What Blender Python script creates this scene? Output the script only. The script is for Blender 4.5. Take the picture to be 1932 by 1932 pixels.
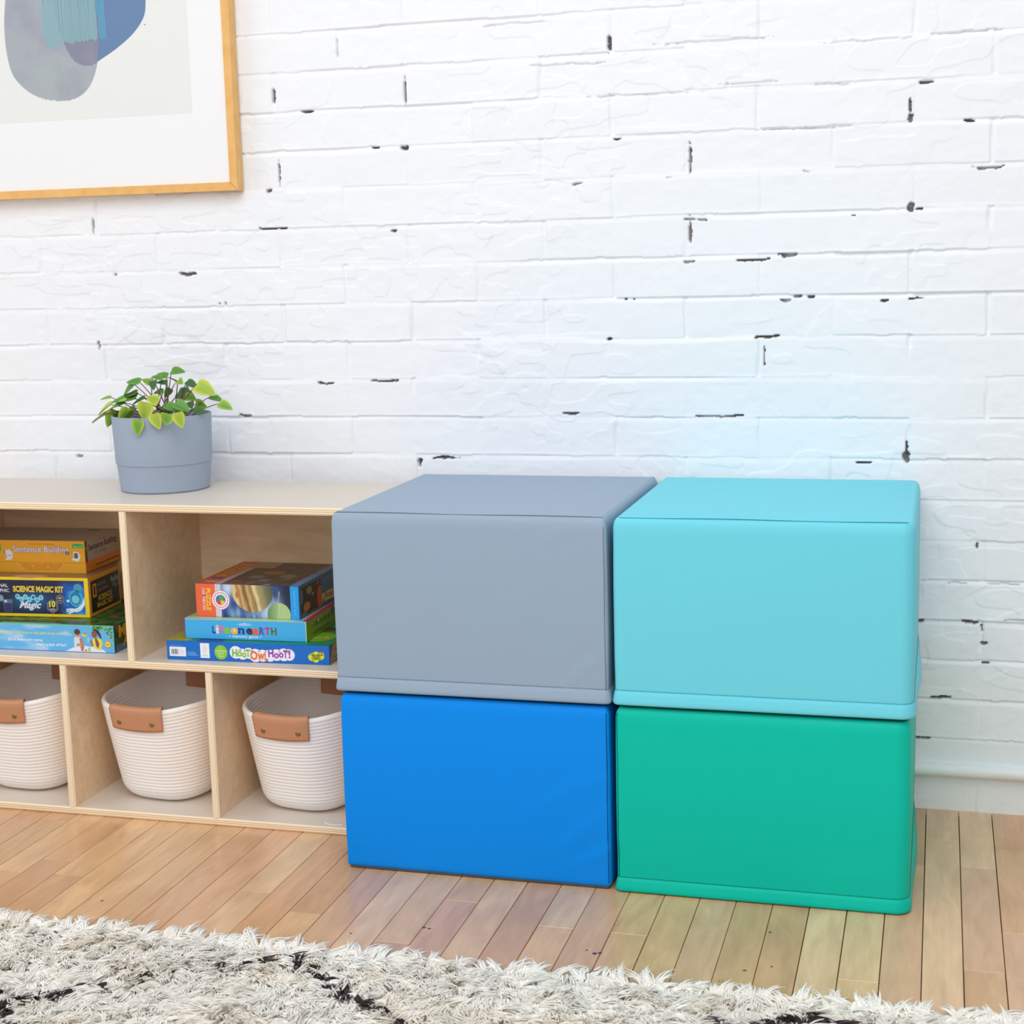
import bpy, math, random
import numpy as np
from mathutils import Vector, Matrix

random.seed(7)
for o in list(bpy.data.objects):
    bpy.data.objects.remove(o, do_unlink=True)
scene = bpy.context.scene
COL = scene.collection

# ------------------------------------------------------------------ camera
cam_data = bpy.data.cameras.new('camera')
cam = bpy.data.objects.new('camera', cam_data)
COL.objects.link(cam)
cam_data.sensor_width = 36.0
cam_data.lens = 2906.47 / 1932 * 36.0
cam_data.clip_start = 0.05
cam_data.dof.use_dof = True
cam_data.dof.focus_distance = 2.55
cam_data.dof.aperture_fstop = 8.0
RIGHT = Vector((0.96384024, 0.26532508, -0.02479102))
UP = Vector((-0.01862739, 0.15988528, 0.98695984))
FWD = Vector((-0.26582891, 0.95080981, -0.15904618))
M = Matrix.Identity(4)
for i in range(3):
    M[i][0] = RIGHT[i]; M[i][1] = UP[i]; M[i][2] = -FWD[i]
M.translation = Vector((1.62725, -2.80496, 1.00645))
cam.matrix_world = M
scene.camera = cam

# ------------------------------------------------------------------ light
world = bpy.data.worlds.new('daylit_room')
scene.world = world
world.use_nodes = True
bg = world.node_tree.nodes['Background']
bg.inputs[0].default_value = (0.93, 0.965, 1.0, 1)
bg.inputs[1].default_value = 0.50


def area(name, loc, target, sx, sy, power, color):
    d = bpy.data.lights.new(name, 'AREA')
    d.shape = 'RECTANGLE'; d.size = sx; d.size_y = sy
    d.energy = power; d.color = color
    o = bpy.data.objects.new(name, d)
    COL.objects.link(o)
    o.location = loc
    o.rotation_euler = (Vector(target) - Vector(loc)).to_track_quat('-Z', 'Y').to_euler()
    return o


area('window_daylight', (-2.3, -1.9, 1.75), (0.9, -0.3, 0.4), 1.9, 1.7, 26, (0.90, 0.95, 1.0))
area('window_daylight', (1.7, -4.6, 2.2), (1.1, 0.0, 0.5), 2.6, 1.6, 36, (1.0, 0.985, 0.965))
area('overhead_fill', (1.2, -2.5, 3.1), (1.0, -1.2, 0.0), 2.8, 1.8, 57, (1.0, 0.99, 0.98))  # overhead light added to brighten the rug and upward faces

scene.cycles.diffuse_bounces = 9
scene.cycles.max_bounces = 14
scene.view_settings.view_transform = 'Standard'
scene.view_settings.look = 'None'
scene.view_settings.gamma = 1
scene.view_settings.exposure = 0.0
scene.view_settings.use_curve_mapping = False


# ------------------------------------------------------------------ helpers
def s2l(c):
    return tuple((x / 12.92 if x <= 0.04045 else ((x + 0.055) / 1.055) ** 2.4) for x in c)


def rgb(r, g, b):
    return s2l((r / 255, g / 255, b / 255))


def mat(name, color=None, rough=0.5, spec=0.5, attr=None, coat=0.0, metal=0.0, bump=None, sheen=0.0):
    m = bpy.data.materials.new(name)
    m.use_nodes = True
    nt = m.node_tree
    b = nt.nodes['Principled BSDF']
    if color is not None:
        b.inputs['Base Color'].default_value = (*color, 1)
    b.inputs['Roughness'].default_value = rough
    b.inputs['Specular IOR Level'].default_value = spec
    b.inputs['Metallic'].default_value = metal
    b.inputs['Coat Weight'].default_value = coat
    if sheen:
        b.inputs['Sheen Weight'].default_value = sheen
    if attr:
        a = nt.nodes.new('ShaderNodeVertexColor'); a.layer_name = attr
        nt.links.new(a.outputs['Color'], b.inputs['Base Color'])
    if bump:
        sc, st, dist = bump
        tc = nt.nodes.new('ShaderNodeTexCoord')
        n = nt.nodes.new('ShaderNodeTexNoise'); n.inputs['Scale'].default_value = sc
        n.inputs['Detail'].default_value = 4
        bp = nt.nodes.new('ShaderNodeBump'); bp.inputs['Strength'].default_value = st
        bp.inputs['Distance'].default_value = dist
        nt.links.new(tc.outputs['Object'], n.inputs['Vector'])
        nt.links.new(n.outputs['Fac'], bp.inputs['Height'])
        nt.links.new(bp.outputs['Normal'], b.inputs['Normal'])
    return m


def link(name, me, mats=None, parent=None, smooth=False):
    o = bpy.data.objects.new(name, me)
    COL.objects.link(o)
    if mats is not None:
        for m in (mats if isinstance(mats, (list, tuple)) else [mats]):
            me.materials.append(m)
    if parent is not None:
        o.parent = parent
    if smooth:
        me.shade_smooth()
    return o


def thing(name, label, cat, loc=(0, 0, 0), rz=0.0, group=None):
    o = bpy.data.objects.new(name, None)
    o.empty_display_size = 0.05
    COL.objects.link(o)
    o.location = loc; o.rotation_euler = (0, 0, rz)
    o['label'] = label; o['category'] = cat
    if group:
        o['group'] = group
    return o


class MB:
    """collects vertices and faces (with a colour per face)"""
    def __init__(s):
        s.v = []; s.f = []; s.c = []; s.m = []

    def add(s, vs, fs, col=(1, 1, 1), mi=0):
        n = len(s.v)
        s.v += [tuple(v) for v in vs]
        s.f += [tuple(i + n for i in f) for f in fs]
        s.c += [col] * len(fs) if not isinstance(col, list) else col
        s.m += [mi] * len(fs)

    def box(s, x0, x1, y0, y1, z0, z1, col=(1, 1, 1), mi=0, b=0.0):
        if b <= 0:
            vs = [(x, y, z) for z in (z0, z1) for y in (y0, y1) for x in (x0, x1)]
            fs = [(0, 2, 3, 1), (4, 5, 7, 6), (0, 1, 5, 4), (2, 6, 7, 3), (0, 4, 6, 2), (1, 3, 7, 5)]
            s.add(vs, fs, col, mi)
            return
        X, Y, Z = (x0, x1), (y0, y1), (z0, z1)
        vs = []; idx = {}
        for ix in (0, 1):
            for iy in (0, 1):
                for iz in (0, 1):
                    sx, sy, sz = 1 - 2 * ix, 1 - 2 * iy, 1 - 2 * iz
                    for ax in range(3):
                        p = [X[ix] + sx * b, Y[iy] + sy * b, Z[iz] + sz * b]
                        p[ax] = (X[ix], Y[iy], Z[iz])[ax]
                        idx[(ix, iy, iz, ax)] = len(vs); vs.append(p)
        fs = []
        for ax in range(3):
            for side in (0, 1):
                q = []
                for (a, c) in ((0, 0), (1, 0), (1, 1), (0, 1)):
                    k = [0, 0, 0]; k[ax] = side; o2 = [i for i in range(3) if i != ax]
                    k[o2[0]] = a; k[o2[1]] = c
                    q.append(idx[(*k, ax)])
                flip = (side == 0) != (ax == 1)
                fs.append(tuple(q[::-1]) if flip else tuple(q))
        for ax in range(3):
            o1, o2 = [i for i in range(3) if i != ax]
            for a in (0, 1):
                for c in (0, 1):
                    k0 = [0, 0, 0]; k1 = [0, 0, 0]
                    k0[o1] = k1[o1] = a; k0[o2] = k1[o2] = c; k1[ax] = 1
                    q = [idx[(*k0, o1)], idx[(*k1, o1)], idx[(*k1, o2)], idx[(*k0, o2)]]
                    fs.append(tuple(q))
        for ix in (0, 1):
            for iy in (0, 1):
                for iz in (0, 1):
                    fs.append((idx[(ix, iy, iz, 0)], idx[(ix, iy, iz, 1)], idx[(ix, iy, iz, 2)]))
        s.add(vs, fs, col, mi)

    def tube(s, pts, r, n=8, col=(1, 1, 1), cap=True, mi=0):
        pts = [Vector(p) for p in pts]
        rr = r if isinstance(r, (list, tuple)) else [r] * len(pts)
        vs = []; prev = None
        for i, p in enumerate(pts):
            d = (pts[min(i + 1, len(pts) - 1)] - pts[max(i - 1, 0)]).normalized()
            if prev is None:
                up = Vector((0, 0, 1)) if abs(d.z) < .9 else Vector((1, 0, 0))
            else:
                up = prev
            a = d.cross(up)
            if a.length < 1e-6:
                a = d.cross(Vector((1, 0.3, 0)))
            a.normalize(); b = a.cross(d).normalized(); prev = b
            for k in range(n):
                t = 2 * math.pi * k / n
                vs.append(p + (a * math.cos(t) + b * math.sin(t)) * rr[i])
        fs = []
        for i in range(len(pts) - 1):
            for k in range(n):
                k2 = (k + 1) % n
                fs.append((i * n + k, i * n + k2, (i + 1) * n + k2, (i + 1) * n + k))
        if cap:
            fs.append(tuple(range(n))[::-1]); fs.append(tuple((len(pts) - 1) * n + k for k in range(n)))
        s.add(vs, fs, col, mi)

    def mesh(s, name, colattr=None):
        me = bpy.data.meshes.new(name)
        me.from_pydata(s.v, [], s.f)
        if colattr:
            a = me.color_attributes.new(colattr, 'FLOAT_COLOR', 'CORNER')
            tot = np.array([len(f) for f in s.f])
            cc = np.array([(*c[:3], 1.0) for c in s.c], dtype=np.float32)
            a.data.foreach_set('color', np.repeat(cc, tot, axis=0).ravel())
        if any(s.m):
            me.polygons.foreach_set('material_index', np.array(s.m, dtype=np.int32))
        me.update()
        return me

    def build(s, name, mats, parent=None, colattr=None, smooth=False, fix=False):
        me = s.mesh(name, colattr)
        if fix:
            import bmesh
            bm = bmesh.new(); bm.from_mesh(me)
            bmesh.ops.recalc_face_normals(bm, faces=bm.faces)
            bm.to_mesh(me); bm.free()
        return link(name, me, mats, parent, smooth)


def grid_mesh(name, P, closed_u=False, flip=False):
    """P: (nv, nu, 3) array -> quad grid mesh"""
    nv, nu = P.shape[:2]
    me = bpy.data.meshes.new(name)
    me.vertices.add(nv * nu)
    me.vertices.foreach_set('co', P.reshape(-1).astype(np.float32))
    uu = nu if closed_u else nu - 1
    i, j = np.meshgrid(np.arange(nv - 1), np.arange(uu), indexing='ij')
    j2 = (j + 1) % nu
    q = np.stack([i * nu + j, i * nu + j2, (i + 1) * nu + j2, (i + 1) * nu + j], -1).reshape(-1, 4)
    if flip:
        q = q[:, ::-1]
    n = len(q)
    me.loops.add(n * 4)
    me.loops.foreach_set('vertex_index', q.ravel().astype(np.int32))
    me.polygons.add(n)
    me.polygons.foreach_set('loop_start', (np.arange(n) * 4).astype(np.int32))
    me.polygons.foreach_set('loop_total', np.full(n, 4, dtype=np.int32))
    me.update(calc_edges=True)
    return me


_tab = np.random.RandomState(11).rand(256, 256)


def vn(x, y, seed=0):
    x = np.asarray(x, float) + seed * 17.31; y = np.asarray(y, float) + seed * 5.77
    xi = np.floor(x).astype(int); yi = np.floor(y).astype(int)
    fx = x - xi; fy = y - yi
    fx = fx * fx * (3 - 2 * fx); fy = fy * fy * (3 - 2 * fy)
    g = lambda a, b: _tab[a & 255, b & 255]
    return (g(xi, yi) * (1 - fx) * (1 - fy) + g(xi + 1, yi) * fx * (1 - fy)
            + g(xi, yi + 1) * (1 - fx) * fy + g(xi + 1, yi + 1) * fx * fy)


def fbm(x, y, seed=0, o=3):
    r = 0; a = .5; t = 0
    for k in range(o):
        r = r + a * vn(x * 2 ** k, y * 2 ** k, seed + k * 3); t += a; a *= .5
    return r / t


def sstep(a, b, x):
    t = np.clip((x - a) / (b - a), 0, 1)
    return t * t * (3 - 2 * t)


# ------------------------------------------------------------------ back wall: painted brick relief
def axis(a, b, c, d, fine, coarse):
    return np.concatenate([np.arange(a, b, coarse), np.arange(b, c, fine), np.arange(c, d + coarse, coarse)])


WX = np.concatenate([np.arange(-1.3, -.30, .0035), np.arange(-.30, 1.90, .0018), np.arange(1.90, 2.8, .0035), [2.8]])
WZ = np.concatenate([np.arange(-.01, 1.62, .0018), np.arange(1.62, 2.3, .0035), [2.3, 2.6]])
X, Z = np.meshgrid(WX, WZ)
PITCH = 0.0729; Z0 = 0.137; BW = 0.2632
zz = Z + .0045 * (fbm(X * 4, Z * 3, 1) - .5) + .0040 * (fbm(X * 11, Z * 19, 2) - .5) + .0016 * (fbm(X * 55, Z * 60, 12) - .5)
xx = X + .006 * (fbm(X * 3, Z * 14, 3) - .5) + .003 * (fbm(X * 25, Z * 25, 4) - .5)
ci = np.floor((zz - Z0) / PITCH).astype(int)
tz = (zz - Z0) / PITCH - ci                      # 0 at bottom joint, 1 at top joint of a course
off = np.where(ci % 2 != 0, 0.523, 0.654)
bi = np.floor((xx - off) / BW).astype(int)
tx = (xx - off) / BW - bi
rs = np.random.RandomState(5)
bo = rs.rand(64, 64); bt = rs.rand(64, 64); bl = rs.rand(64, 64)
brick = bo[(ci + 20) % 64, (bi + 20) % 64]
tilt = bt[(ci + 20) % 64, (bi + 20) % 64]; tlx = bl[(ci + 20) % 64, (bi + 20) % 64]
h = (brick - .5) * .0026 + (tilt - .5) * (tz - .5) * .0034 + (tlx - .5) * (tx - .5) * .002
JH = .0115 / PITCH                                # joint zone under each brick
jd = .0010 + .0046 * sstep(.42, .72, fbm(X * 2.6 + 9, Z * 14, 7)) * (.35 + .65 * vn(X * 9, Z * 30, 8))
dz_top = (1 - tz) * PITCH                         # distance below the joint line above
dz_bot = tz * PITCH
fill = vn(X * 5, Z * 40, 14)
wj = .007 + .006 * fill
# mortar sits at the foot of each brick's upper edge: deepest right under the upper brick
rec = np.where(dz_top < wj, sstep(wj, 0, dz_top) ** .8, 0.0)
h -= jd * rec * 1.1
lip = np.exp(-((dz_bot - .001) / .0035) ** 2)
h += .0007 * lip * sstep(.35, .7, vn(X * 6, Z * 25, 15))
jv = .0003 + .0032 * sstep(.38, .8, vn(X * 5.3, Z * 15, 9))
dxj = np.minimum(tx, 1 - tx) * BW
wv = .0045 + .0035 * vn(X * 8, Z * 20, 16)
h -= jv * sstep(wv, wv * .25, dxj)
h += .0022 * (fbm(X * 8, Z * 13, 20, 4) - .5) + .0014 * (fbm(X * 45, Z * 60, 21, 3) - .5)
# cracked and dripped paint edges
for sd, sc in ((31, 22), (47, 36), (61, 17)):
    r = vn(X * sc * .8 + 1.5 * vn(X * 9, Z * 9, sd + 1), Z * sc * 1.5, sd) - .5
    msk = sstep(.60, .72, vn(X * 3.1, Z * 4.2, sd + 2))
    h += .0009 * msk * sstep(-.012, .012, r)
# gaps where mortar has fallen out, (x, z, width, height)
GAPS = [(0.524, 1.414, .003, .022), (0.389, 1.335, .007, .028), (0.656, 1.330, .006, .038), (1.046, 1.392, .007, .024),
        (0.459, 1.302, .024, .005), (0.593, 1.230, .012, .005), (0.651, 1.228, .013, .010), (0.394, 1.188, .005, .036),
        (0.372, 1.157, .012, .008), (0.362, 1.086, .026, .004), (0.397, 1.085, .018, .004), (0.624, 1.076, .009, .005),
        (1.058, 1.226, .015, .004), (0.982, 1.148, .017, .004), (1.597, 1.296, .020, .005), (1.570, 1.258, .005, .020),
        (1.571, 1.236, .010, .013), (1.666, 1.228, .015, .006), (1.19, 1.186, .005, .040), (1.395, 1.154, .011, .003),
        (1.152, 1.153, .010, .003), (1.574, 1.088, .012, .015), (1.588, 1.083, .012, .004), (1.189, 1.055, .006, .042),
        (1.187, 1.078, .020, .005), (1.212, 1.077, .014, .006), (1.186, 1.002, .018, .005), (1.302, 1.003, .044, .005),
        (1.363, 1.011, .026, .008), (1.705, 1.149, .045, .005), (1.476, 1.075, .006, .003), (1.038, .865, .009, .004),
        (0.598, .789, .046, .005), (0.470, .785, .030, .004), (0.714, .640, .040, .006), (0.660, .632, .010, .013),
        (0.960, .727, .030, .005), (1.069, .937, .004, .003), (1.085, .937, .004, .003), (1.360, .931, .018, .006),
        (1.382, .938, .014, .006), (1.404, .936, .010, .005), (1.533, .927, .012, .004), (1.586, .930, .020, .004),
        (1.329, .866, .035, .005), (1.322, .83, .003, .030), (1.501, .640, .026, .004), (1.572, .650, .014, .016),
        (1.573, .668, .004, .018), (1.244, .722, .07, .004), (1.602, .353, .010, .008), (1.689, .353, .030, .005),
        (1.765, .360, .030, .003), (1.709, .343, .004, .012), (1.712, .315, .010, .008), (1.745, .424, .04, .003),
        (1.665, .424, .03, .003), (1.697, .493, .006, .010), (1.641, .212, .036, .006), (1.608, .135, .024, .005),
        (1.716, .279, .014, .004), (0.376, 1.086, .02, .004), (0.186, 1.003, .032, .008), (-.018, .864, .008, .012),
        (0.094, .792, .006, .009), (-.081, .637, .012, .007), (0.267, .943, .004, .005), (0.255, .943, .004, .004),
        (-.014, 1.103, .005, .024), (0.30, .722, .025, .006), (.03, 1.005, .006, .005), (1.44, 1.30, .05, .003),
        (1.30, 1.31, .09, .003), (.97, 1.36, .14, .0025), (.87, 1.437, .09, .003), (1.24, 1.385, .16, .003),
        (1.50, 1.37, .12, .003), (1.66, 1.375, .10, .003), (1.40, 1.228, .13, .003), (1.1, 1.30, .16, .0025)]
gap = np.zeros_like(X)
for (gx, gz, gw, gh) in GAPS:
    m = (np.abs(WX - gx) < gw + .01); n = (np.abs(WZ - gz) < gh + .01)
    if not m.any() or not n.any():
        continue
    sx = X[np.ix_(n, m)]; sz = Z[np.ix_(n, m)]
    wob = 1.7 * (fbm(sx * 160, sz * 160, 3, 4) - .5) * 2
    drift = .0018 * (vn(sx * 70, sx * 0 + gx * 90, 6) - .5) * 2
    horiz = gw > gh
    if horiz:                                      # flat under the brick above, ragged below
        dzz = sz - gz - drift
        r = (np.abs(sx - gx) / (gw * .58)) ** 2.6 + np.where(dzz > 0, (dzz / (gh * .32 + .0003)) ** 4, (dzz / (gh * .50 + .0002)) ** 2)
    else:
        r = ((sx - gx - drift * .6) / (gw * .42 + .0003)) ** 2 + (np.abs(sz - gz) / (gh * .6)) ** 2.6
    g = sstep(1.25, .8, r + wob * np.clip(r * 1.2, 0, 1))
    thin = 1.0 if gh > .0035 or gw < .01 else .45
    cur = gap[np.ix_(n, m)]
    gap[np.ix_(n, m)] = np.maximum(cur, g * thin)
h -= .011 * gap
edge = np.ones_like(X, bool)
h = np.where(edge, h, 0)
P = np.stack([X, -h, Z], -1)
me = grid_mesh('wall_back', P)
ca = me.color_attributes.new('tone', 'FLOAT_COLOR', 'POINT')
g = sstep(.30, .95, gap * (.55 + .75 * vn(X * 33, Z * 33, 51)))[..., None]
paint = np.array(rgb(239, 242, 247)) * np.ones_like(P)
bare_mortar = np.array(rgb(126, 120, 118)) * np.ones_like(P) * (.45 + .9 * vn(X * 40, Z * 60, 33))[..., None]  # dark unpainted mortar tone inside the gaps
colr = np.concatenate([paint * (1 - g) + bare_mortar * g, np.ones(X.shape + (1,))], -1)
ca.data.foreach_set('color', colr.astype(np.float32).ravel())
m_wall = mat('white_painted_brick', rough=.62, spec=.3, attr='tone', bump=(260, .25, .0006))
w = link('wall_back', me, m_wall, smooth=True)
w['kind'] = 'structure'

# painted conduit along the foot of the wall
pm = []
for xq in np.arange(-1.3, 3.21, .02):
    ring = []
    wob = .0025 * (float(fbm(xq * 6, 1.3, 3)) - .5)
    for k in range(14):
        a = 2 * math.pi * k / 14
        rr = .0125 * (1 + .12 * (float(vn(xq * 30, k * 1.7, 5)) - .5))
        ring.append((xq, -.0075 + rr * math.cos(a), .0775 + wob + rr * math.sin(a)))
    pm.append(ring)
me = grid_mesh('trim_1', np.array(pm), closed_u=True, flip=True)
t = link('trim_1', me, mat('white_painted_pipe', rgb(238, 240, 240), .5, .4, bump=(60, .2, .002)), smooth=True)
t['kind'] = 'structure'

# ------------------------------------------------------------------ floor of maple strips
FX0 = 0.13132; FP = 0.0572
fl = MB()
ENDS = {0: (-.559,), -1: (-.62,), 1: (-.614,), 3: (-.623,), 7: (-.613,), 9: (-.674,), 12: (-.746,), 13: (-.578,), 16: (-.641,), 18: (-.642,),
        24: (-.724,), 27: (-.656, -.27), 26: (-.154,), 25: (-.276,), 28: (-.518,)}
WARM = [rgb(222, 181, 137), rgb(218, 174, 128), rgb(224, 187, 144), rgb(215, 170, 126), rgb(220, 176, 139), rgb(211, 164, 122), rgb(227, 189, 148), rgb(223, 181, 134)]
fr = random.Random(3)
tint_fix = {(13, 1): rgb(213, 166, 130), (9, 0): rgb(208, 160, 118), (12, 1): rgb(212, 165, 124)}
for k in range(-46, 46):
    x0 = FX0 + k * FP; x1 = x0 + FP
    ys = [0.01]
    fixed = sorted(ENDS.get(k, ()), reverse=True)
    if fixed:
        if fixed[0] < -.75:
            ys.append(fixed[0] + .6)
        ys += fixed
    else:
        ys.append(-.05 - fr.random() * .35 if not (0 <= k < 29) else -.10 - fr.random() * .25)
    # between the shelf and the rug only the measured ends show
    if not fixed and 0 <= k < 29:
        ys.append(-.86 - fr.random() * .3)
    while ys[-1] > -5.5:
        ys.append(ys[-1] - (.35 + fr.random() * .75))
    for q in range(len(ys) - 1):
        c = tint_fix.get((k, q), fr.choice(WARM))
        v_ = .93 + .12 * fr.random()
        c = tuple(min(1, ch * v_) for ch in c)
        g_ = .0004 + .0004 * fr.random()
        fl.box(x0 + g_, x1 - g_, ys[q + 1] + .0004, ys[q] - .0004, -.018, 0, c, b=.0005)
m_floor = mat('varnished_maple_strips', rough=.3, spec=.5, attr='tone', coat=.35)
m_floor.node_tree.nodes['Principled BSDF'].inputs['Coat Roughness'].default_value = .16
nt = m_floor.node_tree; N = nt.nodes; L = nt.links
b = N['Principled BSDF']
tc = N.new('ShaderNodeTexCoord')
vc = [n for n in N if n.type == 'VERTEX_COLOR'][0]
# shift the grain from board to board with the board's own tone
sep = N.new('ShaderNodeSeparateColor'); L.new(vc.outputs['Color'], sep.inputs[0])
mul = N.new('ShaderNodeMath'); mul.operation = 'MULTIPLY'; mul.inputs[1].default_value = 37.0
L.new(sep.outputs[0], mul.inputs[0])
cmb = N.new('ShaderNodeCombineXYZ'); L.new(mul.outputs[0], cmb.inputs[0]); L.new(mul.outputs[0], cmb.inputs[1])
addv = N.new('ShaderNodeVectorMath'); addv.operation = 'ADD'
L.new(tc.outputs['Object'], addv.inputs[0]); L.new(cmb.outputs[0], addv.inputs[1])


def noise_chain(scale_vec, scale, detail, lo, hi, fac_lo, fac_hi, dist=0.0):
    mp = N.new('ShaderNodeMapping'); mp.inputs['Scale'].default_value = scale_vec
    L.new(addv.outputs[0], mp.inputs['Vector'])
    n = N.new('ShaderNodeTexNoise'); n.inputs['Scale'].default_value = scale; n.inputs['Detail'].default_value = detail
    n.inputs['Distortion'].default_value = dist
    L.new(mp.outputs[0], n.inputs['Vector'])
    r = N.new('ShaderNodeMapRange'); r.inputs['From Min'].default_value = lo; r.inputs['From Max'].default_value = hi
    r.inputs['To Min'].default_value = fac_lo; r.inputs['To Max'].default_value = fac_hi
    L.new(n.outputs['Fac'], r.inputs['Value'])
    return r.outputs[0]


g1 = noise_chain((1, .10, 1), 130, 5, .3, .7, .95, 1.05, .6)
g2 = noise_chain((1, .30, 1), 14, 5, .3, .7, .87, 1.10, 2.2)
g3 = noise_chain((1, .16, 1), 30, 5, .52, .74, 0.0, .42, 1.0)
mm = N.new('ShaderNodeMath'); mm.operation = 'MULTIPLY'; L.new(g1, mm.inputs[0]); L.new(g2, mm.inputs[1])
sc = N.new('ShaderNodeVectorMath'); sc.operation = 'SCALE'
L.new(vc.outputs['Color'], sc.inputs[0]); L.new(mm.outputs[0], sc.inputs['Scale'])
mx = N.new('ShaderNodeMix'); mx.data_type = 'RGBA'
L.new(g3, mx.inputs['Factor']); L.new(sc.outputs[0], mx.inputs[6])
mx.inputs[7].default_value = (*rgb(186, 134, 96), 1)
cur = mx.outputs[2]
# knots, nail heads and old stains in the boards (x, y, radius, colour)
MARKS = [(1.1395, -.7098, .0020, (50, 30, 24)), (1.1532, -.7177, .0038, (72, 46, 36)), (1.1605, -.7143, .0034, (80, 52, 40)),
         (1.3744, -.7253, .0032, (110, 80, 56)), (1.3963, -.5903, .0028, (86, 50, 36)), (1.4106, -.7053, .0022, (70, 44, 34)),
         (.7739, -.7295, .0022, (96, 62, 46)), (.8772, -.6856, .0034, (92, 56, 46)), (.8865, -.6875, .003, (110, 66, 52)),
         (1.792, -.20, .003, (110, 78, 56)), (1.2422, -.7631, .0032, (60, 50, 40)), (1.3464, -.7653, .0034, (60, 50, 40)),
         (1.2422, -.7631, .0019, (225, 205, 170)), (1.3464, -.7653, .0020, (225, 205, 170)), (.33, -.70, .003, (120, 92, 64))]
for (mxx, myy, mr, mc) in MARKS:
    d = N.new('ShaderNodeVectorMath'); d.operation = 'DISTANCE'
    d.inputs[1].default_value = (mxx, myy, 0)
    L.new(tc.outputs['Object'], d.inputs[0])
    r = N.new('ShaderNodeMapRange'); r.inputs['From Min'].default_value = mr * .75; r.inputs['From Max'].default_value = mr * 1.15
    r.inputs['To Min'].default_value = 1; r.inputs['To Max'].default_value = 0
    L.new(d.outputs['Value'], r.inputs['Value'])
    mq = N.new('ShaderNodeMix'); mq.data_type = 'RGBA'
    L.new(r.outputs[0], mq.inputs['Factor']); L.new(cur, mq.inputs[6]); mq.inputs[7].default_value = (*rgb(*mc), 1)
    cur = mq.outputs[2]
L.new(cur, b.inputs['Base Color'])
fo = fl.build('floor', m_floor, colattr='tone', fix=True)
fo['kind'] = 'structure'
sub = MB(); sub.box(-2.6, 2.9, -5.6, .02, -.06, -.0175)
so = sub.build('floor', mat('dark_subfloor', rgb(70, 48, 34), .8), fix=True); so['kind'] = 'structure'

# ------------------------------------------------------------------ birch shelf
m_birch = mat('birch_plywood', rgb(226, 200, 168), .42, .4)
nt = m_birch.node_tree; N = nt.nodes; L = nt.links
tc = N.new('ShaderNodeTexCoord'); mp = N.new('ShaderNodeMapping'); mp.inputs['Scale'].default_value = (1, 6, 6)
n1 = N.new('ShaderNodeTexNoise'); n1.inputs['Scale'].default_value = 6; n1.inputs['Detail'].default_value = 6; n1.inputs['Distortion'].default_value = 1.4
cr = N.new('ShaderNodeValToRGB')
cr.color_ramp.elements[0].position = .3; cr.color_ramp.elements[0].color = (*rgb(228, 197, 160), 1)
cr.color_ramp.elements[1].position = .72; cr.color_ramp.elements[1].color = (*rgb(242, 217, 184), 1)
L.new(tc.outputs['Object'], mp.inputs[0]); L.new(mp.outputs[0], n1.inputs['Vector']); L.new(n1.outputs['Fac'], cr.inputs[0])
L.new(cr.outputs[0], N['Principled BSDF'].inputs['Base Color'])
m_top = mat('birch_plywood_top', rgb(216, 206, 194), .4, .4)
m_ply = mat('plywood_edge_plies', rough=.5, attr='tone')

SX0, SX1 = -.2415, .6655
SYF, SYB = -.3485, -.042
shelf = thing('storage_shelf', 'long low birch plywood storage shelf against the white brick wall, left of the foam blocks', 'shelf', ((SX0 + SX1) / 2, SYF, 0))
shelf_loc = Vector(shelf.location)
PLY = [rgb(250, 234, 204), rgb(228, 196, 154), rgb(252, 238, 212), rgb(226, 192, 150), rgb(250, 234, 206), rgb(226, 190, 146), rgb(248, 230, 200)]


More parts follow.
